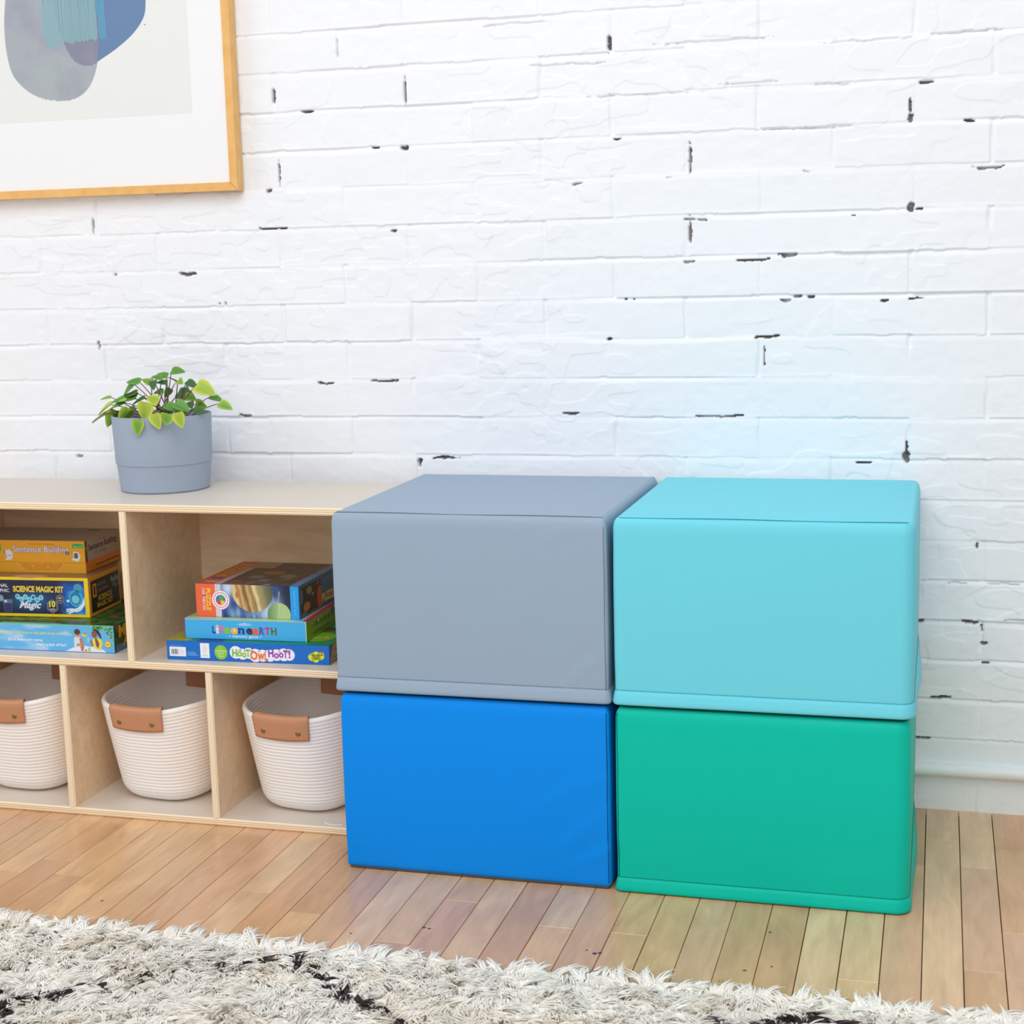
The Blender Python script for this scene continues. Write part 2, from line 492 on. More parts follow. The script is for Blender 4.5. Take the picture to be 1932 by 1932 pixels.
def board(name, x0, x1, z0, z1, y0, y1, vertical=False, pm_=m_birch):
    """plywood panel whose front edge shows its plies and is slightly rounded"""
    mb = MB()
    x0, x1, y0, y1 = x0 - shelf_loc.x, x1 - shelf_loc.x, y0 - shelf_loc.y, y1 - shelf_loc.y
    a0, a1 = (x0, x1) if vertical else (z0, z1)
    n = 14; R_ = .0035
    prof = []
    for i in range(n + 1):
        t = a0 + (a1 - a0) * i / n
        e = min(t - a0, a1 - t)
        dy = 0 if e >= R_ else R_ - math.sqrt(max(0, R_ * R_ - (R_ - e) ** 2))
        prof.append((t, y0 + dy))
    for i in range(n):
        (t0, ya), (t1, yb) = prof[i], prof[i + 1]
        c = PLY[min(6, int(i * 7 / n))]
        if vertical:
            c = PLY[0] if i % 4 < 3 else PLY[1]
            q = [(t0, ya, z0), (t1, yb, z0), (t1, yb, z1), (t0, ya, z1)]
        else:
            q = [(x0, ya, t0), (x1, ya, t0), (x1, yb, t1), (x0, yb, t1)]
        mb.add(q, [(0, 1, 2, 3)], c, 1)
    if vertical:
        ends = [[(t, y_, q) for t, y_ in prof] + [(a1, y1, q), (a0, y1, q)] for q in (z0, z1)]
        q = [(x0, prof[0][1], z0), (x0, prof[0][1], z1), (x0, y1, z1), (x0, y1, z0)]
        r = [(x1, prof[-1][1], z0), (x1, y1, z0), (x1, y1, z1), (x1, prof[-1][1], z1)]
        bk = [(x0, y1, z0), (x0, y1, z1), (x1, y1, z1), (x1, y1, z0)]
    else:
        ends = [[(q, y_, t) for t, y_ in prof] + [(q, y1, a1), (q, y1, a0)] for q in (x0, x1)]
        q = [(x0, prof[0][1], z0), (x1, prof[0][1], z0), (x1, y1, z0), (x0, y1, z0)]
        r = [(x0, prof[-1][1], z1), (x0, y1, z1), (x1, y1, z1), (x1, prof[-1][1], z1)]
        bk = [(x0, y1, z0), (x1, y1, z0), (x1, y1, z1), (x0, y1, z1)]
    for fc in (*ends, q, r, bk):
        mb.add(fc, [tuple(range(len(fc)))], (1, 1, 1), 0)
    me_ = mb.mesh(name, 'tone')
    import bmesh
    bm = bmesh.new(); bm.from_mesh(me_)
    bmesh.ops.remove_doubles(bm, verts=bm.verts, dist=.00001)
    bmesh.ops.recalc_face_normals(bm, faces=bm.faces)
    bm.to_mesh(me_); bm.free()
    return link(name, me_, [pm_, m_ply], shelf)


T = .0138
board('top_board', SX0, SX1, .5955 - T, .5955, SYF, SYB, pm_=m_top)
board('middle_shelf', SX0 + T, SX1 - T, .3035 - T, .3035, SYF, SYB - .015, pm_=m_top)
board('bottom_board', SX0, SX1, 0.0, T, SYF, SYB - .015, pm_=m_top)
board('side_panel', SX0, SX0 + T, T, .5955 - T, SYF + .001, SYB, True)
board('side_panel', SX1 - T, SX1, T, .5955 - T, SYF + .001, SYB, True)
board('divider', .2005, .2143, .3035, .5955 - T, SYF + .001, SYB - .019, True)
board('divider', .0560, .0698, T, .3035 - T, SYF + .001, SYB - .019, True)
board('divider', .3540, .3678, T, .3035 - T, SYF + .001, SYB - .019, True)
bp_ = MB(); bp_.box(SX0 + T - shelf_loc.x, SX1 - T - shelf_loc.x, -.061 - shelf_loc.y, -.054 - shelf_loc.y, T, .5955 - T)
bp_.build('back_panel', m_birch, shelf)

# ------------------------------------------------------------------ foam blocks
stitch_cache = {}


def outline(x0, x1, y0, y1, radii, n_arc=14, step=.012):
    """counter-clockwise rounded rectangle, radii = (front-left, front-right, back-right, back-left)"""
    pts = []; nrm = []
    corners = [(x0, y0, radii[0], 180), (x1, y0, radii[1], 270), (x1, y1, radii[2], 0), (x0, y1, radii[3], 90)]
    for i, (cx, cy, r, a0) in enumerate(corners):
        sx = 1 if cx == x0 else -1; sy = 1 if cy == y0 else -1
        ox, oy = cx + sx * r, cy + sy * r
        for k in range(n_arc + 1):
            a = math.radians(a0 + 90 * k / n_arc)
            pts.append((ox + r * math.cos(a), oy + r * math.sin(a))); nrm.append((math.cos(a), math.sin(a)))
        nx = corners[(i + 1) % 4]
        sx2 = 1 if nx[0] == x0 else -1; sy2 = 1 if nx[1] == y0 else -1
        a = math.radians(a0 + 90)
        e0 = pts[-1]
        b0 = math.radians(nx[3])
        e1 = (nx[0] + sx2 * nx[2] + nx[2] * math.cos(b0), nx[1] + sy2 * nx[2] + nx[2] * math.sin(b0))
        d = math.hypot(e1[0] - e0[0], e1[1] - e0[1]); m = max(2, int(d / step))
        for k in range(1, m):
            pts.append((e0[0] + (e1[0] - e0[0]) * k / m, e0[1] + (e1[1] - e0[1]) * k / m))
            nrm.append((math.cos(a), math.sin(a)))
    return np.array(pts), np.array(nrm)


def foam_block(label, x0, x1, y0, y1, z0, z1, radii, colr, hem, seam, wrinkle, seed, thread, top_wr=()):
    cx, cy = (x0 + x1) / 2, (y0 + y1) / 2
    root = thing('foam_block', label, 'foam block', (cx, cy, z0), 0, 'soft foam blocks')
    m_v = mat('coated_fabric', rgb(*colr), .5, .17, bump=(700, .12, .0004))
    m_t = mat('stitch_thread', rgb(*thread), .7, .2)
    m_b = mat('grip_base_fabric', rgb(96, 94, 100), .8, .2)
    H = z1 - z0
    pts, nrm = outline(x0 - cx, x1 - cx, y0 - cy, y1 - cy, radii)
    n = len(pts)
    per = np.concatenate([[0], np.cumsum(np.hypot(*np.diff(pts, axis=0).T))])
    prof = []                                     # (z, inset)
    zb = .0045
    prof += [(zb, .004), (zb + .0025, .001)]
    for q in np.linspace(.01, H - .018, 44):
        prof.append((q, -.0012 * math.sin(math.pi * q / H)))
    for q, i_ in ((H - .013, .0004), (H - .009, .0014), (H - .0055, .003), (H - .0028, .0052), (H - .0012, .0075)):
        prof.append((q, i_))
    rows = []
    for (q, ins) in prof:
        x = pts[:, 0] - nrm[:, 0] * ins; y = pts[:, 1] - nrm[:, 1] * ins
        d = .0011 * (fbm(per * 9 + seed, np.full(n, q * 11), seed) - .5)
        for (wx, wz, ang, ln, amp, wd) in wrinkle:  # creases on the front face
            ca_, sa_ = math.cos(ang), math.sin(ang)
            u = (x - (wx - cx)) * ca_ + (q - (wz - z0)) * sa_
            v = -(x - (wx - cx)) * sa_ + (q - (wz - z0)) * ca_
            on = (nrm[:, 1] < -.3)
            d = d + np.where(on, amp * np.exp(-(u / ln) ** 2) * (np.exp(-(v / wd) ** 2) - .6 * np.exp(-((v - wd * 1.8) / wd) ** 2)), 0)
        fade = min(1, q / .02, (H - q) / .02)
        x = x + nrm[:, 0] * d * fade; y = y + nrm[:, 1] * d * fade
        rows.append(np.stack([x, y, np.full(n, q)], -1))
    # top panel: in from the seam with a soft dome
    base_x = pts[:, 0] - nrm[:, 0] * .0078; base_y = pts[:, 1] - nrm[:, 1] * .0078
    ang_ = np.arctan2(base_y, base_x); order = np.argsort(ang_)
    ra = ang_[order]; rr0 = np.hypot(base_x, base_y)[order]
    ra = np.concatenate([ra - 2 * np.pi, ra, ra + 2 * np.pi]); rr0 = np.tile(rr0, 3)
    hx, hy = np.abs(base_x).max(), np.abs(base_y).max()
    U_, V_ = np.meshgrid(np.sin(np.linspace(-1, 1, 61) * np.pi / 2), np.sin(np.linspace(-1, 1, 61) * np.pi / 2))
    gx_, gy_ = U_ * hx, V_ * hy
    tt_ = np.arctan2(gy_, gx_)
    rsq = 1 / np.maximum(np.abs(np.cos(tt_)) / hx, np.abs(np.sin(tt_)) / hy)
    k_r = 1 + (np.interp(tt_, ra, rr0) / rsq - 1) * np.maximum(np.abs(U_), np.abs(V_)) ** 6
    gx_, gy_ = gx_ * k_r, gy_ * k_r
    rows.append(np.stack([base_x * .994, base_y * .994, np.full(n, H - .0030)], -1))
    if True:
        x, y = gx_, gy_
        ex = np.minimum(x - (x0 - cx), (x1 - cx) - x) - .0078; ey = np.minimum(y - (y0 - cy), (y1 - cy) - y) - .0078
        ex = np.maximum(ex, 0); ey = np.maximum(ey, 0)
        zt = H - .0012 + .0024 * (1 - np.exp(-(ex / .03) ** 1.3)) * (1 - np.exp(-(ey / .03) ** 1.3))
        inn = (1 - np.exp(-ex / .02)) * (1 - np.exp(-ey / .02))
        zt = zt + .0016 * (fbm(x * 10 + seed, y * 10, seed + 4) - .5) * inn
        for (wx, wy, ang, ln, amp, wd) in top_wr:
            u = (x - (wx - cx)) * math.cos(ang) + (y - (wy - cy)) * math.sin(ang); v = -(x - (wx - cx)) * math.sin(ang) + (y - (wy - cy)) * math.cos(ang)
            zt = zt + amp * np.exp(-(u / ln) ** 2) * np.exp(-(v / wd) ** 2) * inn
        if z0 < .1:
            zt = np.minimum(zt, H - .0006)         # lower blocks carry weight: their top stays flat
        link('top_panel', grid_mesh('top_panel', np.stack([x, y, zt], -1)), m_v, root, smooth=True)
    P_ = np.array(rows)
    me_ = grid_mesh('cover', P_, closed_u=True)
    cov = link('cover', me_, m_v, root, smooth=True)
    # under panel
    ub = MB()
    vs = []
    for zq, ins in ((.0002, .010), (.0002, .005), (.003, .0035), (.006, .0045)):
        vs.append(np.stack([pts[:, 0] - nrm[:, 0] * ins, pts[:, 1] - nrm[:, 1] * ins, np.full(n, zq)], -1))
    a = np.array(vs)
    ctr = np.zeros((1, n, 3)); ctr[..., 2] = .0002
    link('base_panel', grid_mesh('base_panel', np.concatenate([ctr, a]), closed_u=True), m_b, root, smooth=True)
    if hem:
        hh = .0245
        hp = [(.0015, .001), (.0016, -.0022), (.003, -.0040), (.006, -.0046), (.011, -.0038), (.017, -.0026), (hh - .002, -.0014), (hh, .0002), (hh - .001, .0012)]
        wav = .0007 * (fbm(per * 14, np.zeros(n), seed) - .5)
        rr_ = []
        fl_ = np.where((nrm[:, 0] > .3) & (pts[:, 1] > -.12) & (radii[1] > .015), .006 * np.sin(np.clip((pts[:, 1] + .12) / .3, 0, 1) * math.pi), 0)
        for q, ins in hp:
            f_ = 1 - q / hh
            x = pts[:, 0] - nrm[:, 0] * (ins - wav - fl_ * f_); y = pts[:, 1] - nrm[:, 1] * (ins - wav)
            rr_.append(np.stack([x, y, np.full(n, q)], -1))
        link('hem', grid_mesh('hem', np.array(rr_), closed_u=True), m_v, root, smooth=True)
        sm = MB()
        L_ = per[-1]; s_ = 0.0
        while s_ < L_:
            i_ = min(np.searchsorted(per, s_), n - 1)
            p = pts[i_ - 1] if i_ else pts[0]
            t_ = (s_ - per[i_ - 1]) / max(1e-9, per[i_] - per[i_ - 1]) if i_ else 0
            pp = p + (pts[i_] - p) * t_
            nn = nrm[i_]; tg = np.array([-nn[1], nn[0]])
            c0 = pp + nn * .0010; 
            A_ = c0 - tg * .0011; B_ = c0 + tg * .0011
            zq = hh + .0012
            if nn[1] < .5:
                sm.tube([(A_[0], A_[1], zq), (B_[0], B_[1], zq)], .00042, 5)
            s_ += .0036
        sm.build('hem_stitching', m_t, root)
    # seams: crisp thread line along the top edges and down the corner
    sb = MB()
    tl = MB()
    zt = H - .0010
    fx0, fx1 = x0 - cx + radii[0] + .002, x1 - cx - radii[1] * .4 - .003
    line = [(xx_, y0 - cy + .0066, zt + .0006 * math.sin(xx_ * 23 + seed)) for xx_ in np.linspace(fx0, fx1, 40)]
    tl.tube(line, .00055, 6)
    tl.build('top_seam', m_t, root)
    if seam:
        sx, zlo, zhi = seam
        ra_ = radii[1] if sx > cx else radii[0]
        da_ = max(0.0, (sx - (x1 - ra_)) if sx > cx else ((x0 + ra_) - sx))
        sy_ = ra_ - math.sqrt(max(0, ra_ ** 2 - da_ ** 2))
        sb.tube([(sx - cx + .0003 * math.sin(zz_ * 40), y0 - cy + sy_ - .0012 * math.sin(math.pi * zz_ / H) - .0001, zz_) for i, zz_ in enumerate(np.linspace(zlo - z0, zhi - z0, 41))], .0007, 6)
        sb.build('corner_seam', m_t, root)
    return root


foam_block('royal blue foam block on the floor, under the grey block and beside the shelf', .6735, 1.130, -.487, -.022, 0, .3085,
           (.005, .008, .006, .006), (0, 140, 240), False, (1.1262, .012, .296),
           [(1.085, .10, .75, .05, .0016, .008), (1.10, .055, .62, .035, .0016, .007), (1.04, .15, .6, .05, .0010, .012), (1.105, .18, .5, .03, .0008, .008), (.70, .04, 2.4, .03, .0008, .008)], 3, (0, 62, 120))
foam_block('light grey foam block stacked on top of the blue block', .6705, 1.1300, -.488, -.020, .3110, .6135,
           (.006, .007, .006, .006), (151, 170, 190), True, (1.1265, .336, .598),
           [(1.09, .365, .8, .04, .0015, .009), (1.10, .345, .9, .025, .0012, .006), (.90, .505, .12, .016, .0006, .003), (1.05, .585, .5, .02, .0008, .008)], 5, (112, 118, 126), [(1.03, -.42, .35, .05, .0012, .008), (1.0, -.30, .2, .08, .0008, .012)])
foam_block('green foam block on the floor, under the pale turquoise block', 1.1405, 1.5965, -.487, -.022, 0, .3085,
           (.007, .022, .02, .006), (0, 192, 170), True, (1.1437, .026, .298),
           [(1.17, .06, 2.2, .04, .0008, .01), (1.50, .06, .05, .05, .0005, .012)], 7, (0, 108, 92))
foam_block('pale turquoise foam block stacked on top of the green block', 1.1402, 1.5985, -.487, -.020, .3110, .6135,
           (.009, .020, .018, .006), (112, 211, 228), True, None,
           [(1.18, .42, 1.6, .03, .0004, .01)], 9, (28, 140, 155), [(1.30, -.16, .28, .06, .0014, .010), (1.36, -.13, .3, .05, -.0010, .010)])

# ------------------------------------------------------------------ woven rope baskets
m_rope = mat('cotton_rope', rgb(247, 243, 240), .85, .15, sheen=.2)
m_leather = mat('tan_leather', rgb(198, 142, 108), .5, .4, bump=(120, .25, .001))
m_rivet = mat('antique_brass', rgb(150, 128, 80), .38, .5, metal=.9)
BA0, BB0, BA1, BB1, BH = .086, .096, .118, .130, .1985


def sup(theta, a, b, n=3.0):
    c, s = np.cos(theta), np.sin(theta)
    return a * np.sign(c) * np.abs(c) ** (2 / n), b * np.sign(s) * np.abs(s) ** (2 / n)


def bdim(t):
    """half sizes at height fraction t, with a rounded foot"""
    f = .026 * (1 - np.sqrt(np.clip(1 - (1 - np.clip(t / .16, 0, 1)) ** 2, 0, 1)))
    return BA0 + (BA1 - BA0) * t ** .9 - f, BB0 + (BB1 - BB0) * t ** .9 - f


th = np.linspace(0, 2 * np.pi, 421)[:-1]
fine = np.linspace(0, 2 * np.pi, 4001)
fx_, fy_ = sup(fine, 1, 1.1)
arc = np.concatenate([[0], np.cumsum(np.hypot(np.diff(fx_), np.diff(fy_)))])
th = np.interp(np.linspace(0, arc[-1], 421)[:-1], arc, fine)
arcm = np.linspace(0, .82, 421)[:-1]
NC = 28


def rim_lift(theta):
    return 1 + .045 * np.clip(np.sin(theta), -1, 1) + .012 * np.cos(2 * theta + .6) + .02 * np.cos(4 * theta) * -1 * .4


rows = []
for i in range(NC * 8 + 1):
    t_ = i / (NC * 8)
    a_, b_ = bdim(np.array(t_))
    ph = (i % 8) / 8
    coil = .0014 * abs(math.sin(math.pi * i / 8)) ** .7
    par = (i // 8) % 2
    st = .0008 * np.maximum(0, np.cos(arcm / .0052 * 2 * np.pi + par * math.pi + ph * 2.4)) * abs(math.sin(math.pi * i / 8))
    x, y = sup(th, a_ + coil, b_ + coil)
    nrm_ = np.hypot(x, y)
    x = x * (1 - st / nrm_); y = y * (1 - st / nrm_)
    rows.append(np.stack([x, y, .0012 + BH * t_ * rim_lift(th)], -1))
body_rows = rows[:]
for i in range(0, 9):                              # rolled rim
    a = math.pi * i / 8
    a_, b_ = bdim(np.array(1.0))
    ins = .0035 * (1 - math.cos(a))
    x, y = sup(th, a_ - ins, b_ - ins)
    rows.append(np.stack([x, y, .0012 + BH * rim_lift(th) + .0035 * math.sin(a)], -1))
for i in range(NC * 6, -1, -1):
    t_ = i / (NC * 6)
    a_, b_ = bdim(np.array(t_))
    coil = .0012 * abs(math.sin(math.pi * i / 6)) ** .7
    x, y = sup(th, a_ - .007 - coil, b_ - .007 - coil)
    rows.append(np.stack([x, y, .006 + (BH * rim_lift(th) - .005) * t_], -1))
rows.append(np.stack([x * 0, y * 0, x * 0 + .006], -1))
a_, b_ = bdim(np.array(0.0)); x, y = sup(th, a_, b_)
rows.insert(0, np.stack([x * .6, y * .6, x * 0 + .0004], -1)); rows.insert(0, np.stack([x * 0, y * 0, x * 0 + .0004], -1))
basket_me = grid_mesh('woven_body', np.array(rows), closed_u=True)


def handle_mesh(side):
    """leather strip folded over the rim; side -1 is the front"""
    s_ = np.linspace(-.0565, .0565, 30)
    ths = np.interp(s_, *_arc_x(side))
    outl = []
    for t_ in np.linspace(.80, 1.0, 9):
        a_, b_ = bdim(np.array(t_))
        x, y = sup(ths, a_ + .0028, b_ + .0028)
        outl.append(np.stack([x, y, .0012 + BH * t_ * rim_lift(ths) + (.002 * (t_ > .99)) - (.0006 * np.cos(s_ * 60) if t_ < .81 else 0)], -1))
    for k in range(1, 8):
        a = math.pi * k / 8
        a_, b_ = bdim(np.array(1.0)); ins = -.0028 + .0072 * (1 - math.cos(a))
        x, y = sup(ths, a_ - ins, b_ - ins)
        outl.append(np.stack([x, y, .0032 + BH * rim_lift(ths) + .0052 * math.sin(a)], -1))
    for t_ in np.linspace(1.0, .82, 8):
        a_, b_ = bdim(np.array(t_))
        x, y = sup(ths, a_ - .0112, b_ - .0112)
        outl.append(np.stack([x, y, .0012 + BH * t_ * rim_lift(ths)], -1))
    A = np.array(outl)
    nv, nu = A.shape[:2]
    # thicken
    du = np.gradient(A, axis=1); dv = np.gradient(A, axis=0)
    nn = np.cross(du, dv); nn /= np.linalg.norm(nn, axis=-1, keepdims=True) + 1e-12
    sgn = 1 if (nn[0, nu // 2, 1] * side) > 0 else -1
    Bm = A + nn * sgn * .0022
    ring = np.concatenate([A, Bm[:, ::-1]], axis=1)
    me_ = grid_mesh('leather_handle', ring, closed_u=True)
    import bmesh
    bm = bmesh.new(); bm.from_mesh(me_)
    bmesh.ops.holes_fill(bm, edges=[e for e in bm.edges if e.is_boundary], sides=200)
    bmesh.ops.recalc_face_normals(bm, faces=bm.faces)
    bm.to_mesh(me_); bm.free()
    return me_


def _arc_x(side):
    """angle as a function of sideways distance along the front or back"""
    tt = np.linspace(1.5 * math.pi - 1.3, 1.5 * math.pi + 1.3, 400) if side < 0 else np.linspace(.5 * math.pi + 1.3, .5 * math.pi - 1.3, 400)
    x, y = sup(tt, .117, .129)
    return x, tt


h_front, h_back = handle_mesh(-1), handle_mesh(1)
riv = MB()
for i in range(5):
    pass
rr = []
for i in range(6):
    a = math.pi / 2 * i / 5
    rr.append([(.0052 * math.cos(a) * math.cos(b_), -.0024 * math.sin(a), .0052 * math.cos(a) * math.sin(b_)) for b_ in np.linspace(0, 2 * math.pi, 21)[:-1]])
rr.insert(0, [(.0052 * math.cos(b_), .002, .0052 * math.sin(b_)) for b_ in np.linspace(0, 2 * math.pi, 21)[:-1]])
rivet_me = grid_mesh('rivet', np.array(rr), closed_u=True, flip=False)


def make_basket(loc, rz, label):
    root = thing('rope_basket', label, 'basket', loc, rz, 'white rope baskets in the lower cubbies')
    link('woven_body', basket_me, None, root)
    f = link('leather_handle', h_front, None, root)
    link('leather_handle', h_back, None, root)
    for sx in (-.036, .036):
        a_, b_ = bdim(np.array(.88))
        ang = float(np.interp(sx, *_arc_x(-1)))
        x, y = sup(np.array(ang), a_ + .0052, b_ + .0052)
        r_ = link('rivet', rivet_me, None, f)
        r_.location = (sx, float(y) + .0002, .0012 + BH * .885 * float(rim_lift(ang)))
    return root


basket_me.materials.append(m_rope); basket_me.shade_smooth()
h_front.materials.append(m_leather); h_back.materials.append(m_leather); rivet_me.materials.append(m_rivet)
rivet_me.shade_smooth()
for m_ in (h_front, h_back):
    m_.shade_smooth()
make_basket((.2130, -.1990, T), math.radians(-7), 'white rope basket with tan handle in the middle cubby of the lower row')
make_basket((.5050, -.1990, T), math.radians(-7), 'white rope basket in the right cubby, partly hidden by the blue foam block')
make_basket((-.0850, -.1990, T), math.radians(-4), 'white rope basket in the left cubby, cut off by the left edge of the photo')
# loose cord end lying on the bottom board
mb = MB(); mb.tube([(.566, -.325, T + .0012), (.572, -.333, T + .0012), (.578, -.336, T + .0012), (.590, -.338, T + .0012), (.604, -.334, T + .0012)], .0008, 6)
o = mb.build('cord_end', m_rope); o['label'] = 'loose white cord end on the shelf bottom in front of the right basket'; o['category'] = 'cord'

# ------------------------------------------------------------------ printed game boxes
m_print = mat('printed_card', rough=.38, spec=.45, attr='ink', coat=.15)
_text_cache = {}


def text_mesh(s, bold=0.0):
    k = (s, round(bold, 4))
    if k in _text_cache:
        return _text_cache[k]
    cu = bpy.data.curves.new('glyphs', 'FONT')
    cu.body = s; cu.size = 1.0; cu.offset = bold; cu.resolution_u = 3
    cu.fill_mode = 'FRONT' if hasattr(cu, 'fill_mode') else 'BOTH'
    ob = bpy.data.objects.new('glyphs', cu)
    COL.objects.link(ob)
    dg = bpy.context.evaluated_depsgraph_get()
    m_ = ob.evaluated_get(dg).to_mesh()
    vs = [(v.co.x, v.co.y) for v in m_.vertices]; fs = [tuple(p.vertices) for p in m_.polygons]
    ob.evaluated_get(dg).to_mesh_clear()
    bpy.data.objects.remove(ob, do_unlink=True); bpy.data.curves.remove(cu)
    _text_cache[k] = (vs, fs)
    return vs, fs


class Face:
    """printed artwork on a flat face; units mm from the face's lower left corner"""
    def __init__(s, origin, u, v):
        s.o = Vector(origin); s.u = Vector(u).normalized(); s.v = Vector(v).normalized()
        s.n = s.u.cross(s.v).normalized(); s.mb = MB(); s.layer = 1

    def P(s, x, y, l=None):
        l = s.layer if l is None else l
        return s.o + s.u * (x / 1000) + s.v * (y / 1000) + s.n * (.00010 * l)

    def poly(s, pts, col, l=None):
        s.mb.add([s.P(x, y, l) for x, y in pts], [tuple(range(len(pts)))], rgb(*col))

    def rect(s, x0, y0, x1, y1, col, l=None):
        s.poly([(x0, y0), (x1, y0), (x1, y1), (x0, y1)], col, l)

    def disc(s, cx, cy, rx, ry, col, l=None, n=28, ang0=0):
        s.poly([(cx + rx * math.cos(2 * math.pi * k / n + ang0), cy + ry * math.sin(2 * math.pi * k / n + ang0)) for k in range(n)], col, l)

    def image(s, x0, y0, x1, y1, fn, cell=1.0, l=None):
        nx = max(1, int((x1 - x0) / cell)); ny = max(1, int((y1 - y0) / cell))
        vs = []; fs = []; cs = []
        for j in range(ny + 1):
            for i in range(nx + 1):
                vs.append(s.P(x0 + (x1 - x0) * i / nx, y0 + (y1 - y0) * j / ny, l))
        for j in range(ny):
            for i in range(nx):
                c = fn(x0 + (x1 - x0) * (i + .5) / nx, y0 + (y1 - y0) * (j + .5) / ny)
                k = j * (nx + 1) + i
                fs.append((k, k + 1, k + nx + 2, k + nx + 1)); cs.append(rgb(*[max(0, min(255, q)) for q in c]))
        s.mb.add(vs, fs, cs)

    def text(s, t, x, y, w, h, col, l=None, bold=0.0, rot=0.0, shear=0.0, colors=None):
        """fit the string into w x h mm with its lower left at (x, y)"""
        vs, fs = text_mesh(t, 0.0)
        if not vs:
            return
        x0 = min(v[0] for v in vs); x1 = max(v[0] for v in vs)
        caps, _ = text_mesh('H')
        ch = max(v[1] for v in caps)
        sx = w / (x1 - x0); sy = h / ch
        if bold:
            vs, fs = text_mesh(t, bold * .6)
        ca_, sa_ = math.cos(rot), math.sin(rot)
        out = []
        for vx, vy in vs:
            px = (vx - x0) * sx + vy * sy * shear; py = vy * sy
            out.append(s.P(x + px * ca_ - py * sa_, y + px * sa_ + py * ca_, l))
        cs = rgb(*col)
        if colors:
            cs = []
            for f in fs:
                mxx_ = sum(vs[i][0] for i in f) / len(f)
                fr_ = (mxx_ - x0) / (x1 - x0)
                cs.append(rgb(*colors[min(len(colors) - 1, max(0, int(fr_ * len(colors))))]))
        s.mb.add(out, fs, cs)

    def build(s, name, parent, label=None):
        o = s.mb.build(name, m_print, parent, colattr='ink')
        if label:
            o['label'] = label
        return o


def game_box(label, cat, x, y, z, W, D, H, ang, cols, xr=False, lid=None):
    """root sits at the front left (or, if xr, front right) lower corner"""
    root = thing('game_box', label, cat, (x, y, z), math.radians(ang))
    x0 = -W if xr else 0; x1 = 0 if xr else W
    f, r, t, o_ = cols
    mb = MB()
    mb.box(x0, x1, 0, D, .0003, H, b=.0008)
    sides = []
    for fc in mb.f:
        a = [Vector(mb.v[i]) for i in fc]
        nn = (a[1] - a[0]).cross(a[2] - a[0]); c = sum(a, Vector()) / len(a)
        cen = Vector(((x0 + x1) / 2, D / 2, H / 2)); d = c - cen
        d = Vector((d.x / W, d.y / D, d.z / H))
        ax = max(range(3), key=lambda q: abs(d[q]))
        if ax == 2:
            cc = t if d.z > 0 else o_
        elif ax == 1:
            cc = f if d.y < 0 else o_
        else:
            cc = r
        sides.append(rgb(*cc))
    mb.c = sides
    mb.build('carton', m_print, root, colattr='ink', fix=True)
    front = Face((x0, 0, 0), (1, 0, 0), (0, 0, 1))
    right = Face((x1, 0, 0), (0, 1, 0), (0, 0, 1))
    top = Face((x0, 0, H), (1, 0, 0), (0, 1, 0))
    return root, front, right, top


def mixc(a, b, t):
    return tuple(a[i] * (1 - t) + b[i] * t for i in range(3))


# --- deep blue cooperative game at the bottom right
root, F, R_, Tp = game_box('flat dark blue game box reading Hoot Owl Hoot, bottom of the right stack', 'game box', .2672, -.3205, .3035, .3163, .236, .0362, 2.16,
                           ((0, 108, 200), (24, 70, 140), (30, 132, 92), (220, 220, 215)))
F.rect(5.5, 7, 38, 24.5, (240, 240, 248))
for i, (bx, bw) in enumerate([(9, 1), (11, .6), (12.2, 1.6), (14.6, .6), (16, 1.2), (18, 1.6), (20.4, .8), (22, .6), (25, .4), (27, .4), (29, .4), (31, .4), (33, .4)]):
    F.rect(bx, 10.5, bx + bw, 20.5, (70, 74, 88) if i < 8 else (190, 190, 205), 2)
for k in range(2):
    F.rect(6, 27.2 - 1.6 * k, 30 + 4 * k, 28 - 1.6 * k, (70, 150, 220))
for k in range(4):
    F.rect(41, 15 - 2.0 * k, 56 + 2.0 * k, 16 - 2.0 * k, (110, 170, 226))
F.rect(66.5, 5.3, 84.4, 33, (240, 241, 248))
F.poly([(75.5, 31), (72, 25), (73.5, 25), (71, 21), (80, 21), (77.5, 25), (79, 25)], (205, 210, 218), 2)
F.poly([(75.5, 29), (73.5, 25.5), (74.6, 25.5), (72.8, 22.2), (78.2, 22.2), (76.4, 25.5), (77.5, 25.5)], (240, 241, 248), 3)
F.text('FSC', 71.5, 15.5, 8, 3.4, (190, 196, 205), 2)
F.rect(70, 10.2, 81, 11.4, (196, 200, 210), 2); F.rect(70, 8, 81, 8.8, (214, 216, 222), 2)
F.disc(107, 17, 12.6, 13.6, (140, 198, 50))
F.text('A', 104.6, 23.6, 3.2, 3, (226, 244, 190), 2)
F.text('Cooperative', 97, 18.3, 20, 3.4, (232, 246, 206), 2, bold=.02)
F.text('Game &', 99.5, 13.4, 14, 3.2, (232, 246, 206), 2, bold=.02)
F.text('Fun!', 103, 8, 9, 3.6, (232, 246, 206), 2, bold=.02)
for cx, cy, r in ((136, 18, 12), (149, 15, 10.5), (161, 17, 10.5), (174, 13.5, 12.6), (188, 13.5, 11.4), (202, 14, 11.4), (215, 15.5, 11), (229, 16.5, 12), (239, 16.5, 11)):
    F.disc(cx, cy, r, r * .98, (242, 240, 252), 1)
F.rect(136, 8, 239, 20, (242, 240, 252), 1.5)
F.text('H', 129.5, 10.6, 8.5, 12.6, (120, 190, 40), 2, bold=.07)
F.text('o', 139.4, 11, 8, 12, (140, 198, 50), 2, bold=.07)
F.text('o', 148.6, 9.6, 7.8, 12, (140, 198, 50), 2, bold=.07)
F.text('T', 156.2, 10.6, 7.4, 13, (120, 190, 40), 2, bold=.06)
